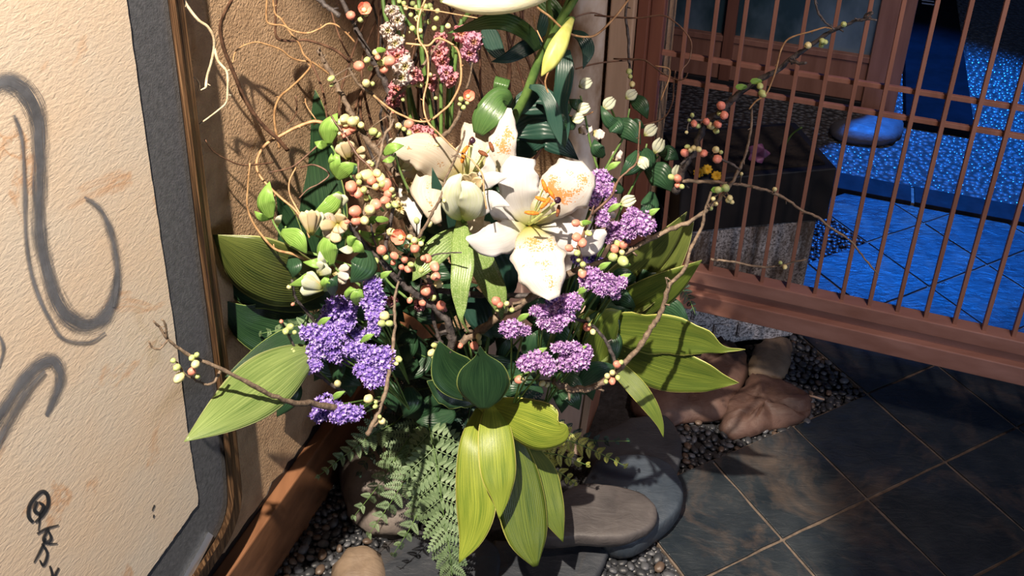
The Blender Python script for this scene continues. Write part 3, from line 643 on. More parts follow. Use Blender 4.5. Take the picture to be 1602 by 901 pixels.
def branch(name, label, cat, tracks, mat, buds=(), group=None, lump=.16, ns=7, partname='stem', knots=True):
    """tracks: (pixel points, depth start, depth end, radius px start, end); buds: (x, y, r px, kind)"""
    samples = []; parts = []
    for pts, d0, d1, r0, r1 in tracks:
        P, D = px3(pts, d0, d1); C = catmull(np.hstack([np.array(P), np.array(D)[:, None], np.array([[p[0], p[1]] for p in pts])]), 5)
        n = len(C); R = [(r0+(r1-r0)*i/(n-1))*C[i, 3]/FPX for i in range(n)]
        Q = C[:, :3].copy()
        if lump > .1 and n > 6:
            for i in range(1, n-1): Q[i] += np.array([br.uniform(-1, 1) for _ in range(3)])*R[i]*.3
        parts.append(tube_geo(Q, R, ns, lump, br))
        if knots:
            for i in range(3, n-2, 7):     # small spurs
                if br.random() < .6:
                    ax = np.array([br.uniform(-1, 1), br.uniform(-.6, .6), br.uniform(-1, 1)]); ax /= np.linalg.norm(ax); b = Q[i]
                    parts.append(tube_geo([b, b+ax*R[i]*2.3, b+ax*R[i]*3.4], [R[i]*.55, R[i]*.4, R[i]*.45], 5))
        for i in range(n): samples.append((C[i, 4], C[i, 5], C[i, 3], Q[i]))
    foot = np.array(parts[0][0][:7]).mean(0)
    t = thing(name, foot, label, cat, group)
    for x, y, r, k in buds:
        s = min(samples, key=lambda q: (q[0]-x)**2+(q[1]-y)**2); dist = math.hypot(s[0]-x, s[1]-y)
        if k == 'p' and br.random() < .35: k = 'm'
        d = s[2]-.006-br.uniform(0, .012); pos = W(x, y, d); base = s[3]
        ax = pos-base; L = np.linalg.norm(ax); ax = ax/L if L > 1e-5 else np.array([0, -1, 0.])
        rr = r*d/FPX
        if L > rr: parts.append(tube_geo([base, (base+pos)/2+np.array([0, 0, .0008]), pos-ax*rr*.6], [.0012, .0009, .0012], 5))
        ax2 = ax+np.array([br.uniform(-.3, .3), -.25, br.uniform(-.3, .3)])
        if k == 'o': put('open_flower', OM, pos, ax2+np.array([0, -.9, .4]), rr, t, br.uniform(0, 6))
        elif k == 'l':
            v2 = [pos+np.array([math.cos(a)*rr*1.2, -.001*math.sin(2*a), math.sin(a)*rr*.7]) for a in np.linspace(0, 6.283, 9)[:-1]]
            link('small_leaf', mesh('small_leaf', v2+[pos+np.array([0, -.0015, 0])], [(i, (i+1) % 8, 8) for i in range(8)], M['alstro'], [(i/8, .3) for i in range(9)]), t)
        else: put('bud', BM[k], pos, ax2, (rr*.96, rr*.96, rr*br.uniform(1.05, 1.4)), t, br.uniform(0, 6))
    V, Fc = join(parts); link(partname, mesh(partname, V, Fc, mat), t)
    return t
def B(s):
    out = []
    for q in s.split():
        k = q[0]; x, y, r = q[1:].split(','); out.append((float(x), float(y), float(r), k))
    return out
# wall-hugging depths
def wdo(x, y, off): return wd(x, y)-off
branch('quince_branch', 'budding quince branch stretching left across the frame and big pale leaf', 'branch', [
 ([(530, 640, 1.44), (492, 632, 1.40), (455, 629, 1.355), (420, 616, 1.32), (385, 597, 1.29), (345, 576, 1.265), (310, 562, 1.25), (280, 545, 1.235), (262, 530, 1.22), (250, 512, 1.21), (240, 502, 1.20)], 0, 0, 4.6, 1.7),
 ([(262, 532), (250, 546), (238, 543), (233, 534)], 1.22, 1.20, 2, 1.2), ([(262, 530), (258, 505), (253, 500)], 1.22, 1.20, 2, 1.3), ([(346, 577), (332, 600), (312, 598), (300, 590)], 1.29, 1.26, 2.6, 1.4),
 ([(300, 592), (290, 585), (278, 568)], 1.26, 1.25, 1.6, 1.2)], M['bark_mid'],
 B('g308,555,4.5 g300,560,5 y305.5,570,7 m300,581,7 g309,589,4.5 y280,591,8 g276.6,575,6 g270.6,564,4.5'))
branch('quince_branch', 'dark quince twig with cream buds rising left of the violet statice', 'branch', [
 ([(440, 502), (452, 525), (466, 552), (487, 577), (510, 595), (540, 615)], 1.40, 1.48, 1.8, 3), ([(457, 438), (462, 465), (480, 487), (498, 512), (520, 540)], 1.42, 1.5, 2.2, 3)], M['bark_dark'],
 B('g454,511,6 g447,518,6 g461,520,4 y452,552,8.5 p474,575,7.5 m470,570,6 y528,600,6 p440,503,3.5 p458,476,3 y452,449,4 g458,552,6'))
branch('quince_branch', 'slender upright quince twig between violet statice and dark fern, cut end down', 'branch', [
 ([(574, 680), (590, 650), (603, 612), (612, 560), (618, 510), (617, 470), (624, 440)], 1.36, 1.42, 4.2, 2), ([(596, 655), (590, 663), (584, 668)], 1.36, 1.36, 2, 1.5)], M['bark_mid'],
 B('y601,494,8 g597,506,6 g609,506,5.5 g624,562,5.5 y620,569,3.5 y576,624,7.5 g588,629,3.5 g587,636,4 y598,659,6 g594,652,3.5'))
branch('quince_branch', 'thick dark quince branch running diagonally below the bud clusters', 'branch', [
 ([(546, 350), (560, 370), (580, 392), (600, 412), (625, 440), (650, 460), (680, 484), (699, 502), (706, 525), (704, 550)], 1.40, 1.50, 3.6, 7),
 ([(659, 475), (659, 440), (661, 425)], 1.47, 1.43, 2.6, 1.7), ([(676, 482), (680, 510), (690, 535), (700, 560)], 1.5, 1.52, 3, 3.4), ([(622, 436), (630, 415), (645, 390), (652, 372)], 1.43, 1.39, 2.2, 1.4), ([(601, 412), (592, 395), (584, 370), (580, 350)], 1.42, 1.39, 2.4, 1.6),
 ([(672, 403), (685, 397), (722, 395)], 1.36, 1.33, 1.6, 1)], M['bark_dark'],
 B('o625,371,12.5 p597,391,8.5 y612,363,7 y648,376,6 y658.5,381,5 m649,389,8 g604,403,5 g587.5,409,6 p633,406,6 m617,400,6.5 p628,418,5 p638,421,6 g643,414,5 p615,411,5 p668,405,8 p662,404,5 p667,419,6 m680,417,8 y686,444,7 m681.5,432,8 g659,423,6 g663,433,5 p666,455,9 p661,474,6 m690,478,8 y641,371,5 g652,398,5 y636,385,4 p641,470,5 g678,466,5 y672,350,5 g652,345,5'))
branch('quince_branch', 'main lichened quince branch descending from upper left behind the coral bud clusters', 'branch', [
 ([(497, 78), (512, 105), (535, 148), (548, 175), (560, 198), (580, 225), (597, 243), (612, 262), (628, 288), (634, 318), (641, 355), (650, 385), (690, 500)], 1.44, 1.52, 3.8, 7),
 ([(612, 262), (627, 282), (650, 310), (668, 335), (690, 354)], 1.45, 1.43, 4.5, 2.5), ([(508, 98), (503, 85), (499, 74)], 1.44, 1.43, 2.5, 1.5)], M['bark_mid'],
 B('y557,187,6 y539,186,8 y532.5,191,6 y541,194,6 y551,190,9 y565,196,6 p542.5,206,8.5 m552,201,6 g584,206,7 g592,211,5 g531.6,222,4 y577,256,6 g582,257,4 p615,175,3'))
branch('quince_branch', 'pale quince twig carrying the dense coral and cream bud cluster at left', 'branch', [
 ([(616, 186), (612, 197), (604, 208), (599, 222), (596, 238), (588, 265), (575, 300), (570, 330), (562, 350)], 1.38, 1.36, 2., 3), ([(611, 198), (611, 180), (614, 176)], 1.38, 1.38, 1.6, 1.2), ([(577, 292), (560, 290), (551, 285)], 1.36, 1.35, 2, 1.2), ([(577, 292), (595, 300), (607, 310), (607, 330)], 1.36, 1.35, 2, 1.2), ([(598, 216), (592, 226), (586, 230)], 1.38, 1.38, 1.4, 1)], M['bark_mid'],
 B('y573,274,10 p581.6,282,9 y590,271,7 y596,279,8 g598,288,6 m604,289,10 g561.6,276,5.5 g561.6,285,5 p549,292,10 p560,301,9 g569,297,6 y588,292,6 p607.4,303,7.5 y613,297,5 g615,305,4.5 g573,310,5 p602.4,313,7.5 p588,320,9.5 y579,328,9 p555,330,9.5 p557.5,345,8.5 y570.5,345,7.5 g607.4,322,5 g618,320,5.5 l598,343,9 p553,300,7 p543,347,4'))
branch('quince_branch', 'thin reddish quince shoot curving down beside the pale yellow blossoms', 'branch', [([(517, 180), (528, 196), (540, 212), (549, 226), (560, 243), (575, 258), (584, 268)], 1.39, 1.37, 1.4, 2.6), ([(560, 243), (561, 262), (563, 285)], 1.38, 1.36, 2, 2)], M['willow_dark'], B('p538,213,3 y531,209,3'))
branch('quince_branch', 'short dark quince shoot between the leafy cluster and tall bud pair', 'branch', [([(616, 318), (611, 345), (605, 375), (603, 400)], 1.40, 1.41, 3.2, 3.6)], M['bark_dark'], B('g612,322,4'))
branch('quince_branch', 'thin reddish quince twig crossing in front of the left white lily', 'branch', [([(727, 204), (724, 218), (718, 234), (711, 250), (697, 280), (691, 306), (680, 326), (669, 346), (655, 372)], 1.33, 1.38, 1.6, 2.8), ([(714, 242), (706, 246)], 1.33, 1.325, 1.5, 1), ([(713, 243), (722, 247)], 1.33, 1.325, 1.5, 1)], M['bark_mid'], B('y695,314,3.5 g694,311,2.5'))
branch('quince_branch', 'grey forked quince twig rising past the open coral blossom', 'branch', [([(672, 236), (690, 215), (705, 203), (718, 180), (723, 165), (728, 158)], 1.46, 1.42, 4, 2.4), ([(730, 140), (736, 118), (739, 98)], 1.42, 1.40, 2, 1)], M['bark_mid'],
 B('o733,150,9.5 g721,155,4.5 g719,163,3.5 g725,168,4.5 g731,161,3.5'))
branch('quince_branch', 'quince branch with the pair of coral buds at the very top left', 'branch', [
 ([(490, -12), (503, 3), (517, 14), (532, 25)], 1.38, 1.38, 4.5, 4), ([(528, -10), (545, 20), (562, 55), (577, 82), (596, 117), (607, 140), (622, 172), (640, 205), (655, 240)], 1.5, 1.58, 4, 5.5), ([(552, 40), (560, 32), (566, 28)], 1.5, 1.4, 1.5, 1.5)], M['bark_dark'],
 B('o570,14,11 p549,24,8 g564,31,5 g573,22,4'))
branch('quince_branch', 'quince twig with coral buds in front of the dark branch, upper left', 'branch', [([(546, 106), (558, 128), (575, 143), (590, 155), (604, 173), (613, 190)], 1.42, 1.46, 2.2, 3.2), ([(584, 82), (590, 95), (598, 118)], 1.42, 1.45, 1.5, 2)], M['bark_mid'],
 B('p562,103,9 g574,94,5.5 p609,95,9.5 p601,109,7 y588,82,6 m591,90,5 g579,107,4.5 y573,130,7 g583,131,4 g597,98,6 l596,78,7 g518,123,5 g519,133,3'))
branch('quince_branch', 'grey quince twig forking upward among the pink ruffled flowers', 'branch', [([(614, 156), (633, 137), (655, 110), (675, 83), (692, 62)], 1.5, 1.48, 3.4, 2)], M['bark_mid'])
branch('quince_branch', 'quince twig with coral buds beside the far left lily petal edge', 'branch', [([(622, 270), (622, 235), (623, 210), (632, 195)], 1.42, 1.42, 2.4, 1.6), ([(660, 240), (672, 226), (682, 219)], 1.46, 1.43, 1.8, 1.2)], M['bark_dark'], B('p640,194,8 y623,197,6 g640,208,5 g632,202,4 p679,215,6.5 y688,220,6.5 p676,222,5 y684,226,5'))
branch('quince_branch', 'long brown quince branch reaching right over the aspidistra leaves to the lattice', 'branch', [
 ([(704, 548), (722, 535), (745, 521), (770, 502), (790, 490), (830, 466), (870, 440), (905, 422), (940, 412), (985, 392), (1030, 367), (1075, 348), (1110, 325), (1135, 300), (1155, 268), (1168, 235), (1175, 200), (1176, 165)], 1.52, 1.38, 7.5, 1.6),
 ([(780, 497), (779, 488), (783, 480)], 1.47, 1.45, 1.8, 1.2), ([(1108, 327), (1116, 312), (1124, 302)], 1.4, 1.39, 2.2, 1.4)], M['bark_mid'],
 B('m776,471,8 m782,477,6 g779,484.5,4.5 y790,484,6.5 y793,475,4.5 g801,485,4.5 p961,389,7.5 g966,381,6 m975,383,7 y973,394.6,5 g959,402,8 g975,409,9 l979,414,7 l1123,297,9 g1123.6,297,6 g1135,294,7 y1120,319,4 y1142,310,5 y1139,314,4 y1145,316,4 g1112,326,4 y1116,311,4 y749,527,5 p742,541,7 g750,535,4 p720,541,5 g679,540,4.5 y675,552,6 p687,549,7 g680,557,5'))
branch('quince_branch', 'horizontal dark quince stick passing under the lilies', 'branch', [([(680, 454), (730, 460), (790, 463), (835, 462)], 1.52, 1.5, 5, 4.4)], M['bark_dark'])
branch('quince_branch', 'reddish quince shoot with coral buds right of the right lily', 'branch', [([(1001, 190), (999, 232), (995, 256), (969, 279), (955, 308), (925, 337), (914, 364), (905, 386), (908, 403), (912, 418)], 1.36, 1.38, 1.3, 3.4), ([(926, 336), (928, 325), (930, 322)], 1.37, 1.37, 1.3, 1)], M['willow_dark'],
 B('p900.6,349,6.5 g911.7,350,5.5 p902,371,8 p911,380,8 p890,388,6.5 g903,396,5.5 g921,365,5 p911,428,7.5 g912,414,5.5 l918,348,7 g905,407,4 y1000,256,2.5'))
branch('quince_branch', 'short dark quince twig with one orange bud above the curled leaf', 'branch', [([(880, 492), (897, 497), (923, 508), (943, 526), (957, 553), (966, 575)], 1.43, 1.45, 2.4, 3.4)], M['bark_dark'], B('p918,512,7 y927.6,519.5,5 y920,499,3.5 g922,508,3'))
branch('quince_branch', 'winding dark quince branch descending in front of the right aspidistra leaves', 'branch', [
 ([(1113, 300), (1103, 330), (1098, 355), (1083, 385), (1070, 421), (1048, 446), (1040, 470), (1031, 495), (1016, 517), (1001, 541), (977, 568), (951, 594), (926, 606), (897, 609), (865, 596)], 1.38, 1.48, 2, 5.6), ([(1045, 450), (1043, 440), (1041, 434)], 1.36, 1.35, 1.5, 1)], M['bark_mid'],
 B('p965,570,6.5 g971.6,567,4.5 y958,583,5 y950,588,5 p957.7,596,6 g966.7,591,4.5 g948,597,4 p812,594,7 y856,602,4 y848,600,5'))
branch('quince_branch', 'budding quince branch reaching up right across the lattice screen', 'branch', [
 ([(1056, 300), (1068, 268), (1080, 245), (1095, 215), (1105, 190), (1130, 172), (1150, 152), (1185, 127), (1215, 110), (1240, 90), (1262, 75), (1290, 55), (1315, 42), (1340, 32), (1352, 30), (1366, 20)], 1.45, 1.28, 6.5, 2.2),
 ([(1118, 182), (1100, 188), (1086, 188), (1077, 193), (1075, 210)], 1.4, 1.38, 2, 1.1), ([(1093, 232), (1120, 246), (1145, 257), (1158, 266)], 1.4, 1.38, 2.2, 2), ([(1345, 32), (1360, 30), (1372, 32)], 1.28, 1.27, 2, 1.4), ([(1235, 94), (1250, 99), (1262, 98)], 1.33, 1.31, 3.5, 2), ([(1352, 29), (1356, 22), (1366, 18)], 1.28, 1.27, 2.2, 1.4)], M['bark_dark'],
 B('p1128,165,7.5 p1133,180.6,7 g1125,178,4 p1123,194.4,6.5 y1112,197,6 p1105,190.4,6 g1120.7,205,5 p1085.7,193.6,5.5 g1092,197,4.5 g1083,180,3.5 l1183,127,8 g1189,135,5.5 g1193,146.6,6 y1264,71,6 g1286,64,5 g1291,66,4.5 g1285,71,4.5 g1320,38,5 l1160,136,8 p1070.7,239,7 g1075,229.5,4 y1085,232,5 y1093.4,233.7,5 p1101,240,6.5 y1080,235,4 y1120,234,6 p1122,249,7.5 g1128,238,3.5 g1050,277,5.5 p1060,279,7 p1060,290,5 g1067,292,4.5 g1078,188,3 y1074,207,3'))
branch('quince_branch', 'thin tan quince twig sweeping right in front of the granite block top', 'branch', [([(1062, 283), (1100, 284), (1140, 287), (1170, 291), (1205, 300), (1235, 315), (1256, 330), (1280, 340), (1300, 357), (1330, 376), (1345, 395), (1358, 411), (1374, 430)], 1.44, 1.36, 3.2, 1.4)], M['bark_mid'], B('y1212,296,4 y1160,272,3'))
branch('quince_branch', 'small low quince twig lying before the granite block and bottom rail', 'branch', [([(1112, 405), (1130, 408), (1150, 410), (1192, 418), (1225, 415), (1240, 410), (1262, 406)], 1.5, 1.46, 2.2, 1.4)], M['bark_mid'], B('g1221,411,3.5 y1228,418,4'))
branch('quince_branch', 'knobbly dark twig hanging from the top edge in front of the pale post', 'branch', [([(982, -10), (979, 25), (983, 60), (984, 95), (988, 118)], 1.5, 1.5, 2.4, 2), ], M['bark_dark'], B('g984,112,5 y989,132,5 g986,120,4'))
branch('quince_branch', 'pale leafless twig tip at the top edge before the lattice', 'branch', [([(1274, -10), (1277, 10), (1285, 28), (1297, 40), (1306, 47)], 1.3, 1.3, 1.8, 1.8)], M['bark_dark'])

# ---- corkscrew willow
WILL = [
 ('pale sunlit corkscrew willow twig forking beside the frame edge at top left', 'willow_pale', [([(281, -12, 1.20), (295, 12, 1.21), (311, 32, 1.22), (325, 42, 1.23), (334, 58, 1.24), (335, 75, 1.25), (330, 100, 1.26), (324, 120, 1.27), (322, 137, 1.27)], 0, 0, 2.6, 2.2), ([(335, 72), (341, 95), (355, 113), (356, 140), (354, 160), (342, 172), (325, 185), (312, 194)], 1.25, 1.29, 2.4, 1.2), ([(302, 121), (308, 124), (312, 133), (311, 142)], 1.27, 1.27, 1.5, 1), ([(322, 137), (314, 141)], 1.27, 1.27, 1.6, 1)]),
 ('dark brown corkscrew willow stem snaking down the sunlit wall', 'willow_dark', [([(365, -5), (350, 25), (345, 45), (350, 75), (360, 100), (372, 130), (380, 150), (395, 175), (415, 200), (432, 215), (450, 235)], 1.25, 1.45, 3, 3.4)]),
 ('tan willow twig in flat waves at top left of the wall', 'willow', [([(418, -8), (417, 30), (425, 38), (443, 40), (458, 48), (480, 52), (500, 45), (514, 37), (530, 41), (545, 55), (555, 66)], 1.34, 1.42, 1.7, 1.5)]),
 ('tan willow shoot looping down the wall from the top edge', 'willow', [([(427, -8), (430, 20), (440, 30), (455, 52), (468, 68), (475, 85), (487, 100), (475, 118), (455, 137), (438, 152), (430, 172), (430, 195), (434, 215), (437, 232)], 1.36, 1.48, 1.6, 2.1)]),
 ('thin arching willow twig across the middle of the sunlit wall', 'willow', [([(364, 98), (368, 82), (380, 72), (400, 66), (418, 70), (440, 78), (455, 90), (470, 95), (487, 97), (500, 105), (518, 118)], 1.33, 1.45, 1.1, 1.8)]),
 ('dark bent willow stem with right-angle kink near the top of the wall', 'willow_dark', [([(433, -8), (431, 30), (434, 60), (460, 64), (480, 63), (510, 72), (530, 82), (547, 97)], 1.38, 1.5, 2.2, 2.4)]),
 ('thick ochre willow stem curling into a wide loop left of the green leaves', 'willow', [([(508, 193), (490, 190), (462, 200), (438, 213), (416, 226), (403, 247), (403, 268), (417, 288), (440, 310), (463, 330), (482, 360)], 1.46, 1.42, 3.2, 1.8)]),
 ('thin willow twig pointing left from the loop towards the frame', 'willow_dark', [([(321, 219), (333, 236), (350, 247), (377, 258), (405, 257), (428, 254)], 1.3, 1.42, 1.4, 1.4)]),
 ('orange-brown willow stem bowing down over the shaded big leaf', 'willow', [([(391, 255), (388, 290), (387, 323), (397, 350), (417, 377), (433, 391), (457, 397), (480, 407), (500, 416)], 1.34, 1.40, 1.4, 2.6)]),
 ('fine willow twig dropping through the light green leaves', 'willow', [([(463, 262), (453, 283), (453, 303), (462, 322), (475, 345), (484, 372)], 1.45, 1.42, 1.3, 1.6)]),
 ('long smooth willow shoot winding down from the top to the left lily centre', 'willow', [([(668, -8), (655, 29), (655, 60), (666, 78), (670, 98), (669, 126), (663, 153), (664, 175), (671, 193), (684, 206), (699, 221), (714, 235), (731, 244), (743, 256), (755, 274), (757, 297), (761, 327)], 1.42, 1.33, 1.9, 1.3)]),
 ('willow shoot forming the big upright oval loop above the left lily', 'willow', [([(635, 68), (655, 70), (671, 71), (684, 60), (702, 66), (716, 78), (721, 100), (720, 131), (706, 160), (693, 173), (671, 189), (649, 189), (633, 182), (618, 175), (602, 164), (584, 149)], 1.43, 1.43, 2, 1.8)]),
 ('ochre willow shoot sweeping across the yellow lily bud and post', 'willow', [([(826, -8), (840, 11), (860, 26), (877, 42), (895, 54), (917, 58), (935, 53), (962, 27), (983, 0)], 1.33, 1.42, 2.1, 1.7)]),
 ('thin willow twig below the yellow bud curling right to the white post', 'willow', [([(858, 111), (853, 131), (862, 153), (877, 173), (895, 182), (913, 181), (928, 175)], 1.42, 1.48, 1.5, 1.)]),
 ('tiny willow twig hanging over the dark lily leaf near the top', 'willow', [([(835, 24), (838, 42), (849, 66)], 1.38, 1.38, 1.4, 1)]),
 ('arched willow twig before the lattice stile, hooked at its end', 'willow_dark', [([(930, 24), (965, 27), (1000, 28), (1036, 24), (1058, 36), (1075, 54), (1082, 70), (1078, 95), (1068, 108), (1064, 125)], 1.5, 1.42, 1.6, 1.1)]),
 ('wavy willow twig lying across the two lattice rails', 'willow_dark', [([(960, 92), (1002, 93), (1015, 98), (1037, 115), (1060, 125), (1072, 122), (1076, 114)], 1.5, 1.44, 1.5, 1.)]),
 ('small forked willow twig dangling below the lattice rails', 'willow', [([(1025, 103), (1047, 108), (1046, 125), (1040, 140), (1034, 157)], 1.45, 1.44, 1.1, 1.2)]),
 ('fine dark willow twig bowing under the lattice rails to the right sprig', 'willow_dark', [([(1057, 110), (1054, 132), (1052, 160), (1038, 185), (1007, 196), (985, 204)], 1.45, 1.48, 1.2, 1.2)]),
 ('bright willow twig twining with the budding branch in front of the lattice', 'willow', [([(1302, 45), (1291, 43), (1270, 49), (1235, 60), (1222, 78), (1215, 105), (1209, 124), (1198, 148), (1183, 158), (1172, 171)], 1.3, 1.36, 1.5, 1.4)]),
 ('straggly willow twig falling past the dark leaf, upper left', 'willow_dark', [([(517, 12), (525, 40), (535, 67), (546, 88), (560, 110)], 1.46, 1.5, 1.4, 1.6)]),
 ('vertical dark willow twig between the wall and dark branch', 'willow_dark', [([(487, 98), (497, 120), (507, 150), (512, 187), (520, 215)], 1.5, 1.52, 1.8, 1.6)]),
 ('short curved willow twig over the dark hollow left of the branch', 'willow', [([(477, 150), (480, 166), (495, 188)], 1.47, 1.47, 1.2, 1.)]),
 ('nearly straight tan twig under the horizontal cream bud', 'willow', [([(630, 8), (645, 13), (682, 17), (711, 22), (751, 29)], 1.42, 1.4, 1.5, 1.)]),
 ('tan willow curl among the twigs at the middle left', 'willow_dark', [([(470, 262), (492, 258), (515, 272), (500, 287), (482, 296), (468, 310)], 1.48, 1.46, 1.6, 1.2)]),
 ('thin straight tan twig crossing the dark leaf left of the trumpet flower', 'willow_dark', [([(420, 270), (455, 262), (480, 243), (500, 225)], 1.46, 1.5, 1.2, 1.6)]),
 ('willow twig descending beside the lit willow loop', 'willow_dark', [([(463, 150), (464, 175), (455, 190), (448, 196)], 1.48, 1.5, 1.2, 1.)]),
 ('long reddish willow twig crossing the white post at top', 'willow_dark', [([(895, 28), (925, 20), (950, 26), (975, 28)], 1.5, 1.52, 1.3, 1.3)]),
 ('long thin willow twig crossing the posts lower down', 'willow_dark', [([(900, 108), (930, 100), (960, 96), (998, 93)], 1.52, 1.52, 1.3, 1.3)]),
]
for lab, mt, tr_ in WILL: branch('willow_twig', lab, 'twig', tr_, M[mt], lump=.08, ns=6, knots=(mt != 'willow_dark'))
# dark tangle behind the flowers
tg = random.Random(44)
for i in range(26):
    x = tg.uniform(560, 830); x2 = x+tg.uniform(-130, 130)
    pts = [(x, tg.uniform(-20, 10)), ((x*2+x2)/3+tg.uniform(-25, 25), 90), ((x+2*x2)/3+tg.uniform(-25, 25), 180), (x2*.6+.4*720, 300)]
    branch('dark_twig', 'thin dark twig in the shaded tangle behind the upper flowers', 'twig', [(pts, tg.uniform(1.58, 1.66), 1.7, 1.8, 2.6)], M['willow_dark'] if i % 3 else M['bark_dark'], group='dark twigs tangled behind the flowers', knots=False, lump=.05, ns=5)
for lab, pts, r in (('leftmost thick dark green snapdragon stem at the top edge', [(598, -10, 1.52), (604, 29, 1.52), (622, 60, 1.53), (630, 85, 1.54), (650, 180, 1.6), (690, 300, 1.66)], 3.2),
                    ('second thick dark green stem beside the white ruffled flowers', [(620, -10, 1.5), (633, 29, 1.5), (655, 58, 1.52), (665, 120, 1.56), (690, 260, 1.64)], 3.2),
                    ('pale-leaved green stem carrying the pink ruffled flowers', [(745, 5, 1.5), (715, 50, 1.52), (705, 110, 1.55), (700, 200, 1.6)], 4)):
    branch('green_stalk', lab, 'stem', [(pts, 0, 0, r, r*1.2)], M['stem_green'], lump=.05, knots=False)

# ---- aspidistra leaves
def bigleaf(lab, mid, hw, mat, stem=None, **k):
    ex = .045 if 625 < mid[0][1] < 700 and mid[0][0] < 830 and mid[-1][1] > 660 else (-.05 if 'heart' in lab or 'upright tip' in lab else 0)
    mid = [(x, y, d+ex+(.07+(.06 if x > 900 else 0) if x > 580 and y > 320 else 0)) for x, y, d in mid]
    t = leaf('aspidistra_leaf', mid, hw, M[mat], lab, 'leaf', nv=10, **k)
    return t
L = bigleaf
L('big pale green leaf pointing left in front of the grey frame border', [(500, 545, 1.45), (462, 566, 1.40), (425, 592, 1.36), (385, 622, 1.32), (340, 655, 1.28), (288, 691, 1.25)], [6, 30, 44, 43, 27, .3], 'asp_pale', tilt=.012, cup=.008)
L('dark leaf with bright rim behind the big pale leaf', [(500, 510, 1.48), (460, 530, 1.46), (425, 548, 1.44), (385, 572, 1.42), (352, 590, 1.41)], [4, 20, 20, 12, .3], 'asp_shaded', tilt=.01)
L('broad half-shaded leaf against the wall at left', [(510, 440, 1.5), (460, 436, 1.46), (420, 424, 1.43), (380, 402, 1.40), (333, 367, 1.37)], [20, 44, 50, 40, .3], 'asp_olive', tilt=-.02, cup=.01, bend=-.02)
L('broad dark leaf below the half-shaded leaf at left', [(520, 470, 1.52), (470, 458, 1.5), (420, 446, 1.48), (385, 440, 1.47), (345, 400, 1.44)], [10, 32, 38, 34, .3], 'asp_shaded', tilt=-.01)
L('added very dark leaf standing in for shade low on the wall, left of the violet statice', [(520, 540, 1.54), (470, 530, 1.52), (420, 515, 1.5), (380, 500, 1.48), (350, 470, 1.46)], [14, 40, 44, 28, .3], 'asp_shaded')  # added leaf, its dark colour stands for shadow on the wall
L('very dark upright leaf against the wall, left of the single green leaf', [(455, 400, 1.58), (425, 350, 1.56), (400, 300, 1.53), (388, 255, 1.5), (388, 220, 1.48)], [30, 40, 26, 14, .3], 'asp_shaded')
L('very dark broad leaf behind the light green leaves', [(510, 400, 1.64), (500, 330, 1.62), (490, 250, 1.62), (487, 170, 1.6), (482, 122, 1.6)], [30, 44, 36, 20, .3], 'asp_shaded')
L('upper right leaf standing in front of the lattice', [(930, 500, 1.52), (965, 455, 1.49), (1005, 415, 1.46), (1045, 372, 1.43), (1075, 331, 1.41)], [22, 32, 27, 16, .3], 'asp_olive', tilt=.015)
L('leaf with wavy bright rim just under the upper right leaf', [(960, 500, 1.5), (1000, 460, 1.48), (1035, 420, 1.46), (1065, 375, 1.44), (1086, 345, 1.43)], [14, 26, 26, 16, .3], 'asp_olive', tilt=-.015)
L('right leaf with olive upper half ending at the sill', [(900, 520, 1.53), (950, 500, 1.5), (1005, 470, 1.47), (1050, 443, 1.44), (1098, 407, 1.42)], [20, 28, 30, 22, .3], 'asp', tilt=.02, cup=.006)
L('dark wavy leaf beneath the sill-pointing leaf', [(930, 540, 1.53), (980, 500, 1.51), (1030, 475, 1.49), (1062, 450, 1.48)], [10, 20, 18, .3], 'asp_shaded', tilt=.02)
L('long leaf pointing right over the granite block', [(930, 512, 1.5), (985, 517, 1.47), (1040, 524, 1.44), (1095, 533, 1.41), (1130, 546, 1.40), (1166, 547, 1.39)], [16, 28, 31, 22, 6, .3], 'asp', tilt=.018, cup=-.006, wave=.006)
L('lower long leaf pointing right over the reddish rock', [(940, 540, 1.52), (990, 560, 1.49), (1045, 578, 1.46), (1100, 590, 1.43), (1130, 596, 1.42), (1156, 599, 1.41)], [14, 28, 34, 24, 11, .3], 'asp', tilt=.018, cup=-.006, wave=.004)
L('narrow leaf dropping to a point above the dark flat stone', [(930, 545, 1.5), (965, 575, 1.48), (995, 606, 1.46), (1018, 636, 1.45), (1032, 662, 1.45), (1038, 684, 1.45)], [8, 12, 15, 12, 6, .3], 'asp', tilt=-.01)
L('small curled leaf right of the lower lilac statice', [(930, 585, 1.49), (933, 550, 1.48), (942, 520, 1.46), (955, 497, 1.45), (972, 486, 1.45)], [6, 24, 24, 17, .5], 'asp', tilt=.012, cup=.01)
L('heart-shaped dark green leaf with bright rim standing at centre', [(757, 640, 1.46), (757, 622, 1.45), (756, 600, 1.44), (755, 575, 1.43), (753, 556, 1.42), (751, 541, 1.41)], [6, 30, 42, 34, 10, .3], 'asp_shaded', cup=.008)
L('dark leaf left of the heart-shaped leaf with upright tip', [(745, 620, 1.5), (725, 600, 1.49), (706, 580, 1.48), (694, 558, 1.47), (687, 533, 1.46)], [12, 30, 34, 20, .3], 'asp_shaded', tilt=.01)
L('dark rippled leaf low left of the heart-shaped leaf', [(750, 625, 1.52), (720, 618, 1.51), (695, 610, 1.5), (668, 596, 1.49)], [8, 22, 22, .5], 'asp_shaded', wave=.008)
L('rounded bright leaf bending right below the heart-shaped leaf', [(750, 632, 1.48), (780, 642, 1.45), (815, 655, 1.42), (850, 668, 1.40), (875, 673, 1.39), (887, 666, 1.385)], [6, 22, 34, 38, 24, 3], 'asp_bright', tilt=.012, cup=.006)
L('long bright leaf hanging leftmost in the centre bunch', [(752, 640, 1.50), (740, 690, 1.46), (742, 745, 1.44), (745, 795, 1.43), (737, 840, 1.43), (718, 881, 1.43)], [8, 20, 29, 31, 20, .3], 'asp_bright', tilt=.012, cup=.004)
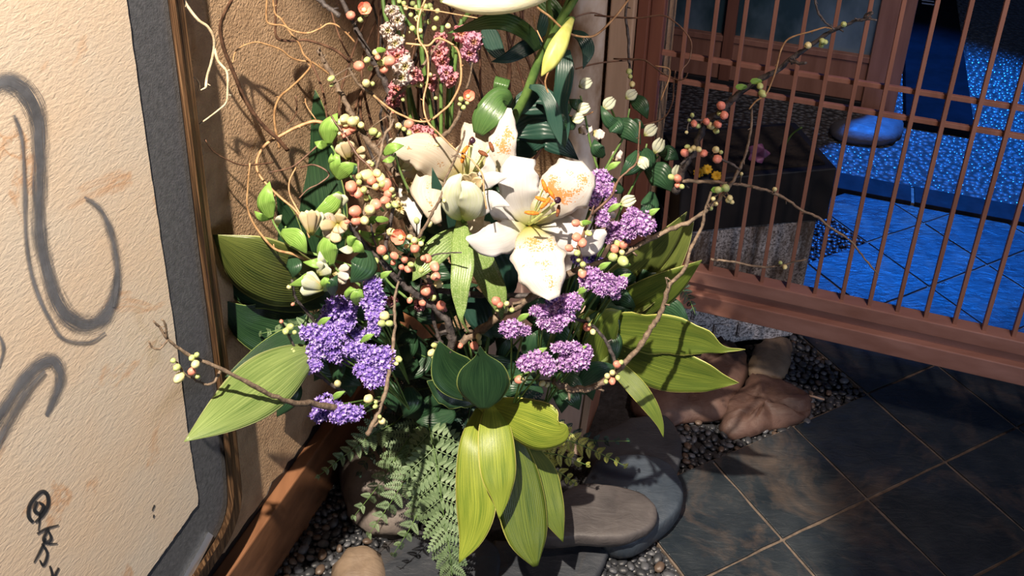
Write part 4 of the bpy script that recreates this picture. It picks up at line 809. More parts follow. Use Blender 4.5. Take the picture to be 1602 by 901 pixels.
L('middle hanging bright leaf overlapping its neighbours', [(768, 630, 1.46), (773, 665, 1.43), (777, 705, 1.41), (780, 745, 1.40), (783, 780, 1.40), (781, 812, 1.40)], [8, 24, 29, 27, 14, .3], 'asp_bright', tilt=-.01, cup=.004)
L('longest hanging leaf with shaded half, right of the middle one', [(785, 640, 1.49), (800, 690, 1.47), (812, 745, 1.46), (817, 795, 1.45), (826, 845, 1.44), (838, 886, 1.44)], [8, 20, 32, 38, 30, 4], 'asp', tilt=-.015, cup=.006)
L('small hanging leaf at the right end of the centre bunch', [(822, 690, 1.5), (848, 735, 1.49), (858, 775, 1.48), (868, 812, 1.47), (881, 848, 1.47)], [6, 20, 22, 16, .3], 'asp', tilt=-.01)
# lily leaves
stalk = branch('budding_lily', 'tall lily stalk with yellow-green and cream closed buds at the top', 'flower', [
 ([(700, 480, 1.62), (745, 330, 1.56), (790, 215, 1.52), (822, 150, 1.48), (845, 90, 1.44), (862, 60, 1.41), (880, 30, 1.38), (905, -10, 1.36)], 0, 0, 9, 5.5), ([(850, 80, 1.43), (870, 55, 1.4), (888, 32, 1.375), (897, 30, 1.365)], 0, 0, 5, 4), ([(850, 80, 1.43), (862, 40, 1.4), (858, 10, 1.38), (860, -8, 1.36)], 0, 0, 5, 4), ([(862, 60, 1.42), (885, 10, 1.38), (893, -10, 1.37)], 0, 0, 4, 4)], M['stem_green'], lump=.03, ns=10, knots=False)
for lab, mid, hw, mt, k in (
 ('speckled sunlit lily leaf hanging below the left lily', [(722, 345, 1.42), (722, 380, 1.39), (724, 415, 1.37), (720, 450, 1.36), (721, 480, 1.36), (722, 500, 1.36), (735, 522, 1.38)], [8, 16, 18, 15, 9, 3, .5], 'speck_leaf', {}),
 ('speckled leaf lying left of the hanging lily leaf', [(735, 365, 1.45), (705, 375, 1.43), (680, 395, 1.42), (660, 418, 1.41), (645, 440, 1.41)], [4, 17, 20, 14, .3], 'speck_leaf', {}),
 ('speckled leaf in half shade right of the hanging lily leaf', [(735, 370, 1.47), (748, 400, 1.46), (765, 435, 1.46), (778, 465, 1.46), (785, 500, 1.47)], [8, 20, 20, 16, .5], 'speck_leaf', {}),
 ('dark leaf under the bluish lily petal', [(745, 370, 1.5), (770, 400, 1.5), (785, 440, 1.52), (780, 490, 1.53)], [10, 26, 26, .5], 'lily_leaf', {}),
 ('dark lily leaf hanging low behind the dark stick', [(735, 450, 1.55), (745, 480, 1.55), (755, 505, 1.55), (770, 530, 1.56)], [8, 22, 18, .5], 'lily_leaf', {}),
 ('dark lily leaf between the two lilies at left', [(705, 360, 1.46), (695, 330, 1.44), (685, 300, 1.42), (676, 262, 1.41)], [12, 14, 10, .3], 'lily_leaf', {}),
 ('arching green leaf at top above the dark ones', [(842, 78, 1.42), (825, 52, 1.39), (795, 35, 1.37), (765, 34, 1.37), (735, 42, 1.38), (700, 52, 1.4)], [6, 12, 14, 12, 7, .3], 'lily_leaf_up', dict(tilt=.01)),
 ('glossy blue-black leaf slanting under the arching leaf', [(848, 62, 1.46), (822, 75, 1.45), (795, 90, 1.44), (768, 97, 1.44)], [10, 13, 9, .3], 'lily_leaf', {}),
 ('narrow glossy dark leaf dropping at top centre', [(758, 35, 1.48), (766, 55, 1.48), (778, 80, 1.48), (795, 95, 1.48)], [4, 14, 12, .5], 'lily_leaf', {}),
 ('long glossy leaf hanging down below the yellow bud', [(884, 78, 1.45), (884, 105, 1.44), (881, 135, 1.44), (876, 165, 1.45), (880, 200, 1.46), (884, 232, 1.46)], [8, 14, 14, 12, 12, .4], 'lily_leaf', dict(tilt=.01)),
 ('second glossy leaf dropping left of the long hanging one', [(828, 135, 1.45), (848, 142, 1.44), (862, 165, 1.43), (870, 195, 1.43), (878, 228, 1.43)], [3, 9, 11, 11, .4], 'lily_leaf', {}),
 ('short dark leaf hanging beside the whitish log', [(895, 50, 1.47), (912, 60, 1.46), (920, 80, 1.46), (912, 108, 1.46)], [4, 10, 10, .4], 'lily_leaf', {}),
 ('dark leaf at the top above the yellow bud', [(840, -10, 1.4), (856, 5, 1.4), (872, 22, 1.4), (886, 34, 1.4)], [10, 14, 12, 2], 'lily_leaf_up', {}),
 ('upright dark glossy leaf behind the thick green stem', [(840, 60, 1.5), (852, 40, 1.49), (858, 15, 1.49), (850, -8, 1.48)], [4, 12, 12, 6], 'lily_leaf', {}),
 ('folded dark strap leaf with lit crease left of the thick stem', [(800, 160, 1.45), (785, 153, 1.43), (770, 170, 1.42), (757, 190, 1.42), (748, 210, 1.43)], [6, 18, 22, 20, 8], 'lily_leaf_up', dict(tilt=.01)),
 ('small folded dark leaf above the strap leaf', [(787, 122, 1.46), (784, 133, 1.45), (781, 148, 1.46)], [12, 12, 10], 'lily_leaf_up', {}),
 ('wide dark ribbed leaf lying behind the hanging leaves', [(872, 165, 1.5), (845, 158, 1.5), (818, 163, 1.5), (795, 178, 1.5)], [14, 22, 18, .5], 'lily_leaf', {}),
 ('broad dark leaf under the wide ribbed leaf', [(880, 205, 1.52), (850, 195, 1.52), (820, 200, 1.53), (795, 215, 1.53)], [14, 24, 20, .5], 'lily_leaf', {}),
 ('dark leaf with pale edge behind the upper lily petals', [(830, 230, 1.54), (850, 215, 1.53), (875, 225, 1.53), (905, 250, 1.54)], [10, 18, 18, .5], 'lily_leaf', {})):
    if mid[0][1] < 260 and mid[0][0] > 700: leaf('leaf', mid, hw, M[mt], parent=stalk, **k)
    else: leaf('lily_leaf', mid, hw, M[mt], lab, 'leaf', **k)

# ---- lilies
def petal_part(parent, mid, hw, mat, **k):
    k.setdefault('cup', .010); k.setdefault('wave', .010); k.setdefault('nv', 12); k.setdefault('nu', 7)
    return leaf('petal', mid, hw, M[mat], parent=parent, thick=.0009, **k)
def stamen(t, p, mat, ang, ln=9):
    P, _ = px3(p, 0, 0); v, f = tube_geo(catmull(P, 4), [.0011]*(4*(len(P)-1)+1), 6); fo = link('filament', mesh('filament', v, f, M['filament']), t)
    x, y, d = p[-1]; a = W(x-ln*math.cos(ang), y-ln*math.sin(ang), d-.001); b = W(x+ln*math.cos(ang), y+ln*math.sin(ang), d-.004); m_ = (a+b)/2+np.array([0, -.002, .001])
    C = catmull([a, m_, b], 4); v, f = tube_geo(C, [.0012+.0018*math.sin(math.pi*min(1, max(0, (i+.8)/(len(C)+.6)))) for i in range(len(C))], 7, .1, br); link('anther', mesh('anther', v, f, M[mat]), t)
ly = thing('lily', W(826, 352, 1.43), 'open white lily at right with orange anthers and orange pollen specks', 'flower')
petal_part(ly, [(828, 352, 1.425), (818, 328, 1.41), (812, 300, 1.39), (812, 272, 1.385), (816, 246, 1.39)], [6, 22, 31, 29, 20], 'petal', ph=1)
petal_part(ly, [(832, 350, 1.425), (852, 325, 1.40), (878, 300, 1.375), (902, 280, 1.365), (921, 264, 1.37)], [7, 26, 39, 38, 16], 'petal_spot', ph=2, cup=.012)
petal_part(ly, [(832, 354, 1.43), (862, 358, 1.42), (893, 368, 1.41), (920, 378, 1.405), (948, 362, 1.40)], [7, 22, 28, 24, 4], 'petal', ph=3)
petal_part(ly, [(822, 348, 1.43), (800, 336, 1.42), (778, 322, 1.41), (752, 308, 1.40)], [5, 17, 18, 3], 'petal', ph=4)
petal_part(ly, [(824, 354, 1.428), (806, 362, 1.41), (785, 372, 1.39), (758, 378, 1.375), (729, 372, 1.37)], [6, 19, 26, 22, 2], 'petal', ph=0)
petal_part(ly, [(830, 354, 1.42), (834, 378, 1.385), (842, 405, 1.355), (853, 435, 1.335), (867, 467, 1.33)], [9, 32, 40, 35, 9], 'petal_spot', ph=5, cup=.013)
for p, a in (((852, 291), 1.2), ((862, 302), 1.0), ((853, 318), 2.3), ((848, 312), .35), ((832, 333), .1)):
    stamen(ly, [(829, 350, 1.418), ((829+p[0])/2, (350+p[1])/2-3, 1.37), (p[0], p[1], 1.335)], 'anther_orange', a, 11)
stamen(ly, [(829, 350, 1.418), (852, 340, 1.37), (873, 330, 1.34)], 'anther_brown', 1.75, 9)
C = catmull([W(828, 350, 1.42), W(848, 335, 1.37), W(871, 315, 1.325)], 5); v, f = tube_geo(C, [.0032-.0012*i/10 for i in range(len(C))], 7); link('style', mesh('style', v, f, M['filament']), ly)
v, f = ellipsoid(9, 6, lambda z: 1+.2*math.sin(z*4)); put('stigma', mesh('stigma', v, f, M['stigma']), W(872, 313, 1.322), (.4, -.8, .4), (.0048, .0045, .0032), ly)
C = catmull([W(828, 352, 1.43), W(820, 368, 1.47), W(800, 420, 1.54), W(790, 480, 1.6)], 5); v, f = tube_geo(C, [.0042]*len(C), 8); link('stem', mesh('stem', v, f, M['stem_green']), ly)

lb = thing('lily', W(722, 285, 1.46), 'cream-white lily behind at left with brown anthers and broad drooping petals', 'flower')
petal_part(lb, [(720, 285, 1.45), (700, 262, 1.43), (675, 243, 1.41), (645, 233, 1.40), (607, 226, 1.40)], [10, 26, 32, 24, 8], 'petal_cream', ph=1)
petal_part(lb, [(712, 285, 1.455), (690, 280, 1.44), (672, 290, 1.42), (672, 315, 1.41), (686, 349, 1.41)], [10, 24, 28, 20, 6], 'petal_cream', ph=2)
petal_part(lb, [(665, 265, 1.47), (645, 290, 1.46), (648, 330, 1.45), (655, 368, 1.45)], [10, 22, 14, 1], 'petal', ph=3)
petal_part(lb, [(732, 285, 1.45), (742, 262, 1.44), (745, 238, 1.44), (740, 215, 1.445), (724, 193, 1.45)], [10, 28, 34, 24, 3], 'petal_cream', ph=4)
petal_part(lb, [(755, 275, 1.44), (775, 252, 1.42), (787, 225, 1.41), (793, 198, 1.41), (797, 169, 1.41)], [12, 24, 22, 15, 3], 'petal_spot', ph=5)
petal_part(lb, [(735, 320, 1.45), (742, 345, 1.43), (755, 355, 1.42), (768, 350, 1.42)], [8, 18, 14, 3], 'petal_cream', ph=6)
for p, a, mt in (((737, 222), 1.9, 'anther_brown'), ((727, 235), 2.2, 'anther_orange'), ((724, 247), 1.7, 'anther_orange'), ((769, 230), 1.2, 'anther_brown'), ((756, 240), .5, 'anther_brown')):
    stamen(lb, [(732, 285, 1.44), ((732+p[0])/2, (282+p[1])/2, 1.41), (p[0], p[1], 1.375)], mt, a, 8)
C = catmull([W(728, 285, 1.43), W(732, 255, 1.39), W(737, 226, 1.37)], 5); v, f = tube_geo(C, [.003]*len(C), 7); link('style', mesh('style', v, f, M['filament']), lb)
v, f = ellipsoid(9, 6); put('stigma', mesh('stigma', v, f, M['stigma']), W(739, 220, 1.365), (.2, -.8, .4), (.0046, .0046, .003), lb)

lc = thing('lily', W(722, 345, 1.42), 'half-opened greenish white lily with cream ruffled heart between the two open ones', 'flower')
petal_part(lc, [(724, 341, 1.40), (712, 328, 1.37), (706, 308, 1.355), (710, 288, 1.35), (722, 272, 1.355)], [6, 15, 17, 13, 2], 'petal_green', ph=0, cup=.014, wave=.004)
petal_part(lc, [(724, 342, 1.395), (733, 330, 1.36), (737, 312, 1.345), (733, 296, 1.34), (722, 284, 1.345)], [6, 17, 20, 14, 2], 'petal_green', ph=2, cup=.014, wave=.004)
petal_part(lc, [(732, 336, 1.40), (752, 322, 1.37), (770, 312, 1.36), (797, 322, 1.35)], [8, 16, 14, 1], 'petal', ph=3, wave=.004)
petal_part(lc, [(738, 300, 1.39), (755, 286, 1.37), (775, 278, 1.36), (796, 276, 1.355)], [6, 12, 10, 1], 'petal', ph=4, wave=.004)
petal_part(lc, [(745, 300, 1.40), (758, 280, 1.385), (766, 262, 1.375), (763, 240, 1.37)], [6, 13, 10, 1], 'petal', ph=5, wave=.004)
for a in range(5):
    t_ = a*1.25; petal_part(lc, [(737, 292, 1.385), (737+9*math.cos(t_), 286+8*math.sin(t_), 1.37), (737+17*math.cos(t_), 282+13*math.sin(t_), 1.36)], [4, 9, 3], 'petal_in', ph=a, cup=-.02, wave=.003, nv=6, nu=4)
C = catmull([W(724, 338, 1.41), W(725, 355, 1.43), W(722, 380, 1.47), W(725, 430, 1.54)], 5); v, f = tube_geo(C, [.0042]*len(C), 8); link('stem', mesh('stem', v, f, M['stem_green']), lc)

def lily_bud(lab, pts, rad, mat, par, seams=3):
    P, _ = px3(pts, 0, 0); C = catmull(np.hstack([np.array(P), np.array(rad)[:, None]]), 6)
    V, Fc = tube_geo(C[:, :3], [max(.0004, r)*1.43/FPX for r in C[:, 3]], 18)
    n = len(C)
    for i in range(n):
        for k in range(18):
            j = i*18+k; c = C[i, :3]; V[j] = c+(V[j]-c)*(1-.16*abs(math.cos(seams*math.pi*k/18))**8)
    link('closed_flower', mesh('closed_flower', V, Fc, M[mat]), par, label=lab)
lily_bud('yellow-green closed bud', [(895, 30, 1.36), (885, 48, 1.35), (873, 72, 1.34), (860, 97, 1.335), (847, 119, 1.335)], [4, 9, 14, 12, 1], 'bud_yellow', stalk)
lily_bud('large cream bud', [(860, -8, 1.36), (830, -4, 1.34), (790, 0, 1.33), (745, 2, 1.33), (715, 2, 1.33), (692, 3, 1.33)], [6, 16, 22, 21, 13, 1.5], 'bud_cream', stalk)

# ---- statice
def statice_clump(parent, x, y, d, rx, ry, mat):
    A = rx*d/FPX; Bz = ry*d/FPX; n = int(22+rx*ry*.15); V = []; Fc = []; r0 = .0040
    c = W(x, y, d); ex = XR; ey = UR; ez = -F
    for i in range(n):
        ph = i*2.39996; z = 1-(i+.5)/n*1.45; rr = math.sqrt(max(0, 1-z*z)); nrm = np.array([rr*math.cos(ph), rr*math.sin(ph), z])
        nrm += np.array([br.uniform(-.15, .15) for _ in range(3)]); nrm /= np.linalg.norm(nrm); k = br.uniform(.72, 1.18)
        p = c+ex*nrm[0]*A*k+ey*nrm[1]*Bz*k+ez*nrm[2]*min(A, Bz)*.8*k
        w_ = ex*nrm[0]+ey*nrm[1]+ez*nrm[2]+np.array([0, 0, .25])+np.array([br.uniform(-.3, .3) for _ in range(3)]); w_ /= np.linalg.norm(w_)
        u_ = np.cross(w_, [.31, .5, .8]); u_ /= np.linalg.norm(u_); v_ = np.cross(w_, u_); r = r0*br.uniform(.8, 1.25); o = len(V); a0 = br.uniform(0, 6)
        V.append(p-w_*r*.9)
        for j in range(10):
            a = a0+j*.6283; q = r*(1.05 if j % 2 else .72); V.append(p+u_*math.cos(a)*q+v_*math.sin(a)*q+w_*(r*.35*(1 if j % 2 else -.2)+br.uniform(-.12, .12)*r))
        for j in range(10): Fc.append((o, o+1+j, o+1+(j+1) % 10))
    # calyx core
    v, f = ellipsoid(8, 5); o = len(V); V += [c+ex*q[0]*A*.7+ey*q[1]*Bz*.7+ez*q[2]*min(A, Bz)*.5 for q in v]; Fc += [tuple(i+o for i in q) for q in f]
    ob = link('floret_cluster', mesh('floret_cluster', V, Fc, M[mat], smooth=False), parent); ob['kind'] = 'stuff'; return ob
STAT = [
 ('shaded violet statice spray behind the lit ones at upper left', 'violet', 1.46, [(532, 482, 25, 18), (514, 500, 16, 15), (545, 498, 12, 15)], (640, 560)),
 ('tall narrow violet statice spike above the other violet sprays', 'violet', 1.41, [(583, 448, 14, 15), (584, 470, 18, 17), (588, 495, 15, 17), (586, 513, 10, 10)], (640, 600)),
 ('bright violet statice spray, leftmost of the large ones', 'violet', 1.42, [(488, 520, 20, 13), (514, 528, 22, 17), (498, 548, 17, 13), (524, 553, 12, 13), (535, 512, 12, 10)], (620, 620)),
 ('largest violet statice spray beside the slender upright twig', 'violet', 1.40, [(556, 546, 18, 11), (582, 556, 22, 16), (602, 562, 16, 20), (572, 578, 18, 12), (586, 592, 18, 14)], (640, 640)),
 ('lowest violet statice spray at the cut end of the long left branch', 'violet', 1.44, [(510, 636, 22, 17), (530, 648, 14, 14), (550, 646, 20, 12), (498, 650, 12, 10)], (600, 620)),
 ('tiny violet statice tuft beside the big pale leaf', 'violet', 1.42, [(489, 572, 14, 9), (481, 577, 8, 6)], (520, 600)),
 ('dim violet statice spray in shade between the bright ones', 'violet', 1.50, [(556, 525, 20, 12), (540, 560, 16, 12)], (620, 620)),
 ('small lilac statice spray just above the curved dark branch', 'lilac', 1.40, [(800, 514, 17, 13), (820, 517, 9, 7)], (800, 600)),
 ('lilac statice spray hanging under the longest lily petal', 'lilac', 1.38, [(893, 472, 17, 14), (878, 492, 18, 18), (868, 508, 12, 10), (845, 486, 14, 9), (850, 503, 9, 8)], (840, 600)),
 ('broad lilac statice spray left of the pale vase front', 'lilac', 1.41, [(826, 568, 15, 12), (842, 562, 18, 15), (857, 572, 13, 14)], (800, 640)),
 ('lilac statice spray in front of the pale wooden vase', 'lilac', 1.41, [(888, 565, 15, 14), (906, 560, 17, 18), (878, 543, 14, 9), (898, 545, 12, 10), (918, 552, 8, 12)], (850, 640)),
 ('lilac statice spray right of the longest lily petal', 'lilac', 1.38, [(926, 434, 17, 15), (940, 450, 12, 12), (918, 446, 8, 8), (952, 436, 8, 7)], (880, 560)),
 ('small lilac statice tuft left of the olive aspidistra leaf', 'lilac', 1.39, [(957, 452, 12, 9), (972, 442, 9, 8), (962, 460, 8, 7)], (900, 560)),
 ('loose lilac statice spray right of the pollen-dusted petal', 'lilac', 1.43, [(941, 277, 15, 12), (932, 298, 15, 11), (951, 296, 10, 11), (926, 315, 12, 8), (955, 318, 8, 11)], (880, 480)),
 ('roundest lilac statice head at the left of the lattice', 'lilac', 1.42, [(1002, 350, 22, 18), (986, 344, 12, 12), (985, 362, 14, 10), (990, 333, 9, 8)], (900, 500)),
 ('dimmer lilac statice tuft left of the roundest head', 'lilac', 1.45, [(963, 358, 15, 12), (975, 372, 10, 8), (950, 372, 8, 7)], (890, 500)),
 ('small lilac statice tuft behind the coral bud shoot', 'lilac', 1.42, [(943, 342, 10, 12)], (900, 480)),
 ('dark violet statice in shade behind the right lily', 'violet', 1.50, [(912, 398, 18, 17), (930, 412, 14, 12), (868, 472, 14, 10)], (880, 560))]
for lab, mt, d, heads, root in STAT:
    t = thing('statice_spray', W(root[0], root[1], d+.16), lab, 'flower')
    parts = []
    for x, y, rx, ry in heads:
        statice_clump(t, x, y, d+br.uniform(-.008, .008), rx, ry, mt)
        P = catmull([W(root[0], root[1], d+.16), W((root[0]*.5+x*.5), (root[1]*.45+y*.55), d+.07), W(x, y, d+.008)], 5); parts.append(tube_geo(P, [.0014]*len(P), 5))
    V, Fc = join(parts); link('stem', mesh('stem', V, Fc, M['stem_green']), t)
    x, y = heads[0][:2]
    leaf('leaflet', [(x+8, y-10, d+.01), (x+18, y-18, d+.0), (x+30, y-24, d+.0)], [2, 5, .5], M['alstro'], parent=t, nv=4)

# ---- ferns
def pinna_mesh(mat, n=8):
    V = []; Fc = []; UV = []
    for side in (-1, 1):
        for i in range(n):
            u = (i+.5)/n; L_ = .34*(1-u)**.62*(.75+.25*min(1, i)); wd_ = .42/n*2.0; x = u*.97; b = .35+.25*u
            px_ = [(0, 0), (.0+wd_*.5, .25*L_), (wd_*.7+b*L_*.3, .55*L_), (b*L_*.55+wd_*.42, .82*L_), (b*L_*.95+.01, 1.05*L_), (b*L_*.4-wd_*.15, .85*L_), (-wd_*.4+b*L_*.1, .5*L_), (-wd_*.35, .2*L_)]
            o = len(V)
            for k, (a, q) in enumerate(px_): V.append((x+a, side*q, -.10*u*u+.05*math.sin(k*1.3+i)*L_-q*.18)); UV.append((q/max(L_, 1e-4), .5+.3*math.sin(k)))
            f = tuple(range(o, o+8)); Fc.append(f if side > 0 else f[::-1])
    P = [(x, 0, -.10*x*x) for x in np.linspace(0, .98, 6)]; v, f = tube_geo(P, [.012*(1-.8*x[0]) for x in P], 4); o = len(V); V += v; Fc += [tuple(i+o for i in q) for q in f]; UV += [(0, .5)]*len(v)
    return mesh('pinna', V, Fc, M[mat], UV, smooth=False)
PN = {k: pinna_mesh(k) for k in ('fern', 'fern_shaded', 'fern_yellow')}
def frond(lab, pts, n, l0, mat, group=None, ang=62, l1=.18):
    pts = [(x, y, d+(.105 if x > 500 else .05)) for x, y, d in pts]; P, D = px3(pts, 0, 0); C = catmull(np.hstack([np.array(P), np.array(D)[:, None], np.array([[p[0], p[1]] for p in pts])]), 6); m = len(C)
    t = thing('fern_frond', P[0], lab, 'fern', group)
    v, f = tube_geo(C[:, :3], [.0013*(1-.7*i/m) for i in range(m)], 5); link('rachis', mesh('rachis', v, f, M['stem_green']), t)
    for i in range(n):
        u = .12+.86*i/(n-1); q = u*(m-1); a = int(q); b = min(a+1, m-1); fr_ = q-a; c = C[a]*(1-fr_)+C[b]*fr_
        tg_ = C[min(b+1, m-1), 4:6]-C[max(a-1, 0), 4:6]; th = math.atan2(tg_[1], tg_[0]); ln = l0*((1-u)*(1-l1)+l1)*(.7+.3*min(1, u*5))
        for sd in (-1, 1):
            if i == n-1 and sd == 1: an = th
            else: an = th+sd*math.radians(ang-14*u+br.uniform(-6, 6))
            dd_ = br.uniform(-.02, .02); e_ = W(c[4]+ln*math.cos(an), c[5]+ln*math.sin(an), c[3]+dd_+.004); p0 = c[:3]; X = e_-p0; Ls = np.linalg.norm(X); X = X/Ls
            nz = -F+np.array([br.uniform(-.35, .35), 0, .35+br.uniform(-.3, .3)]); Z_ = nz-X*(nz@X); Z_ /= np.linalg.norm(Z_); Y = np.cross(Z_, X)
            o = bpy.data.objects.new('pinna', PN[mat]); COL.objects.link(o); o.parent = t; o.matrix_parent_inverse = t.matrix_basis.inverted()
            o.matrix_basis = Matrix(((X[0]*Ls, Y[0]*Ls, Z_[0]*Ls, p0[0]), (X[1]*Ls, Y[1]*Ls, Z_[1]*Ls, p0[1]), (X[2]*Ls, Y[2]*Ls, Z_[2]*Ls, p0[2]), (0, 0, 0, 1)))
    return t
frond('largest drooping fern frond left of the hanging bright leaves', [(665, 640, 1.56), (678, 700, 1.52), (688, 760, 1.50), (696, 820, 1.49), (704, 865, 1.49), (708, 908, 1.49)], 11, 88, 'fern', l1=.25)
frond('fern frond with lit tip hanging over the mottled rock', [(668, 650, 1.58), (630, 700, 1.55), (595, 755, 1.54), (552, 810, 1.53)], 10, 46, 'fern')
frond('fern frond between the mottled rock and the largest frond', [(670, 680, 1.57), (645, 730, 1.54), (612, 785, 1.53), (576, 838, 1.53)], 10, 48, 'fern')
frond('left fern frond whose bright tip points at the wall beam', [(620, 660, 1.6), (580, 682, 1.58), (540, 712, 1.57), (496, 746, 1.56)], 10, 36, 'fern')
frond('fern frond drooping lowest at the left of the largest frond', [(690, 720, 1.55), (668, 770, 1.53), (645, 820, 1.52), (615, 868, 1.52)], 9, 44, 'fern')
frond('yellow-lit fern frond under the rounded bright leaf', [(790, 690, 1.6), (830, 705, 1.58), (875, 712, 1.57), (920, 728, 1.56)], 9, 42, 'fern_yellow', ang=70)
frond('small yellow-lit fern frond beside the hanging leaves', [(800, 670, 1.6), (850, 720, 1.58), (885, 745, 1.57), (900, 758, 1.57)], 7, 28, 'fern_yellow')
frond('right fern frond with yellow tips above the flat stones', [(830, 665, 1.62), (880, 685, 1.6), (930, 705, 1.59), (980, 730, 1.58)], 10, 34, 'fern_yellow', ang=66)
frond('dark fern frond pointing right in front of the vase foot', [(820, 655, 1.64), (870, 670, 1.62), (925, 688, 1.61), (985, 690, 1.60)], 10, 30, 'fern_shaded')
frond('olive fern frond tip above the big pale leaf', [(530, 498, 1.47), (490, 506, 1.45), (450, 514, 1.43), (406, 522, 1.42)], 9, 30, 'fern')
frond('shaded fern frond tip behind the thin dark twig at left', [(540, 470, 1.5), (500, 475, 1.48), (460, 487, 1.47), (420, 500, 1.46)], 8, 26, 'fern_shaded')
frond('dark fern tip hanging over the granite block', [(1040, 420, 1.54), (1062, 445, 1.53), (1078, 468, 1.53), (1088, 492, 1.53)], 8, 24, 'fern_shaded')
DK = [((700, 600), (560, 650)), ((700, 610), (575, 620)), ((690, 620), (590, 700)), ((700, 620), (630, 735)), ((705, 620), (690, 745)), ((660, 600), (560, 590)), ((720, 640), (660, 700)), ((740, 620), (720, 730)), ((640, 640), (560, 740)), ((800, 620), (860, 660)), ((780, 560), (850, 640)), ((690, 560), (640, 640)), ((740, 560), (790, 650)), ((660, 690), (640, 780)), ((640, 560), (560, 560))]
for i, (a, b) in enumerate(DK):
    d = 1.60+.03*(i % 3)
    frond('deeply shaded dark fern frond in the hollow under the bouquet', [(a[0], a[1], d+.02), ((a[0]*2+b[0])/3, (a[1]*2+b[1])/3-6, d), ((a[0]+2*b[0])/3, (a[1]+2*b[1])/3-4, d), (b[0], b[1], d)], 8, 44, 'fern_shaded', group='dark fern fronds under the bouquet')

# ---- small leaves and flowers
def sprig(name, label, stems, leaves, mat, d, smat='stem_light', cat='sprig', nofl=()):
    t = thing(name, W(stems[0][0][0], stems[0][0][1], d+.05), label, cat); parts = []
    for pts in stems:
        P, _ = px3(pts, d+.05, d); C = catmull(P, 5); parts.append(tube_geo(C, [.0021-.0008*i/len(C) for i in range(len(C))], 6))
    V, Fc = join(parts); link('stem', mesh('stem', V, Fc, M[smat]), t)
    for k, q in enumerate(leaves):
        x0, y0, x1, y1, w_ = q[:5]; mt = q[5] if len(q) > 5 else mat; mx, my = (x0+x1)/2, (y0+y1)/2; nx, ny = (y1-y0)*.12, -(x1-x0)*.12
        leaf('leaf', [(x0, y0, d), (x0*.7+x1*.3+nx*.7, y0*.7+y1*.3+ny*.7, d-.012), (mx+nx, my+ny, d-.018), (x0*.25+x1*.75+nx*.6, y0*.25+y1*.75+ny*.6, d-.018), (x1, y1, d-.01)], [w_*.3, w_*.95, w_, w_*.62, .3], M[mt], parent=t, tilt=.012*(1 if k % 2 else -1), cup=.008, thick=.0005)
    return t
def small_flower(parent, x, y, d, ang, ln, mats, n=5, spread=.5, w_=5):
    for k in range(n):
        a = ang+spread*((k/(n-1))*2-1); e = math.sin(k*2.1)*.006
        leaf('petal', [(x, y, d), (x+ln*.5*math.cos(a), y+ln*.5*math.sin(a), d-.008+e), (x+ln*.85*math.cos(a), y+ln*.85*math.sin(a), d-.012+e*1.5), (x+ln*math.cos(a), y+ln*math.sin(a), d-.010+e*2)], [w_*.4, w_*.9, w_, .5], M[mats[k % len(mats)]], parent=parent, cup=.01, nv=5, nu=3)
t = sprig('alstroemeria_sprig', 'light green leafy sprig with single upright leaf left of the pale trumpet flower', [[(560, 420), (500, 400), (455, 385), (432, 355), (425, 340)], [(440, 368), (447, 355)]],
 [(424, 343, 422, 284, 14), (440, 362, 480, 397, 15), (420, 343, 398, 330, 6), (434, 352, 441, 336, 5, 'petal_green')], 'alstro', 1.38)
t = sprig('alstroemeria_sprig', 'light green leafy sprig with cream blossoms above the tall violet statice', [[(590, 470), (555, 440), (530, 425), (518, 405)], [(530, 425), (508, 432)]],
 [(518, 416, 519, 361, 16), (516, 404, 474, 410, 8), (492, 424, 452, 446, 8), (512, 420, 500, 392, 6, 'petal_green'), (510, 456, 514, 430, 8), (520, 462, 528, 430, 9, 'alstro_dark'), (575, 392, 548, 442, 21, 'alstro_dark'), (455, 400, 458, 435, 12, 'alstro_dark')], 'alstro', 1.40)
small_flower(t, 505, 452, 1.39, 3.5, 36, ['petal_green', 'petal_in'], 5, .45, 8); small_flower(t, 498, 430, 1.39, -.9, 22, ['petal_green'], 3, .5, 6)
t = sprig('alstroemeria_sprig', 'pale leafy sprig with the yellowish trumpet flower and cream blossom', [[(590, 400), (560, 380), (540, 340), (533, 305)], [(540, 372), (505, 372), (488, 366)]],
 [(533, 301, 489, 335, 13), (545, 384, 570, 395, 10), (560, 384, 545, 366, 9), (556, 385, 530, 390, 7, 'petal_green')], 'alstro', 1.39)
small_flower(t, 487, 368, 1.37, -1.55, 40, ['petal_in', 'petal_green', 'petal_in'], 5, .42, 7)
small_flower(t, 528, 352, 1.385, 3.14, 28, ['petal_in', 'petal_cream'], 5, 1.4, 9); small_flower(t, 530, 350, 1.38, 0.2, 16, ['petal_in', 'petal_cream'], 5, 1.5, 8)
small_flower(t, 528, 328, 1.40, -1.9, 26, ['petal_green'], 4, .8, 8)
t = sprig('alstroemeria_sprig', 'light green sprig with upright leaf beside the topmost cream bud cluster', [[(600, 330), (560, 290), (535, 255), (518, 228)]],
 [(514, 226, 528, 177, 15), (512, 226, 492, 222, 7), (530, 280, 530, 234, 9), (526, 280, 562, 258, 12), (523, 262, 519, 240, 5), (545, 265, 561, 272, 8, 'alstro_dark')], 'alstro', 1.41)
small_flower(t, 546, 250, 1.40, -1.9, 30, ['petal_in', 'petal_green', 'petal_in'], 4, .35, 8); small_flower(t, 555, 240, 1.40, -.1, 18, ['petal_in'], 2, .4, 5)
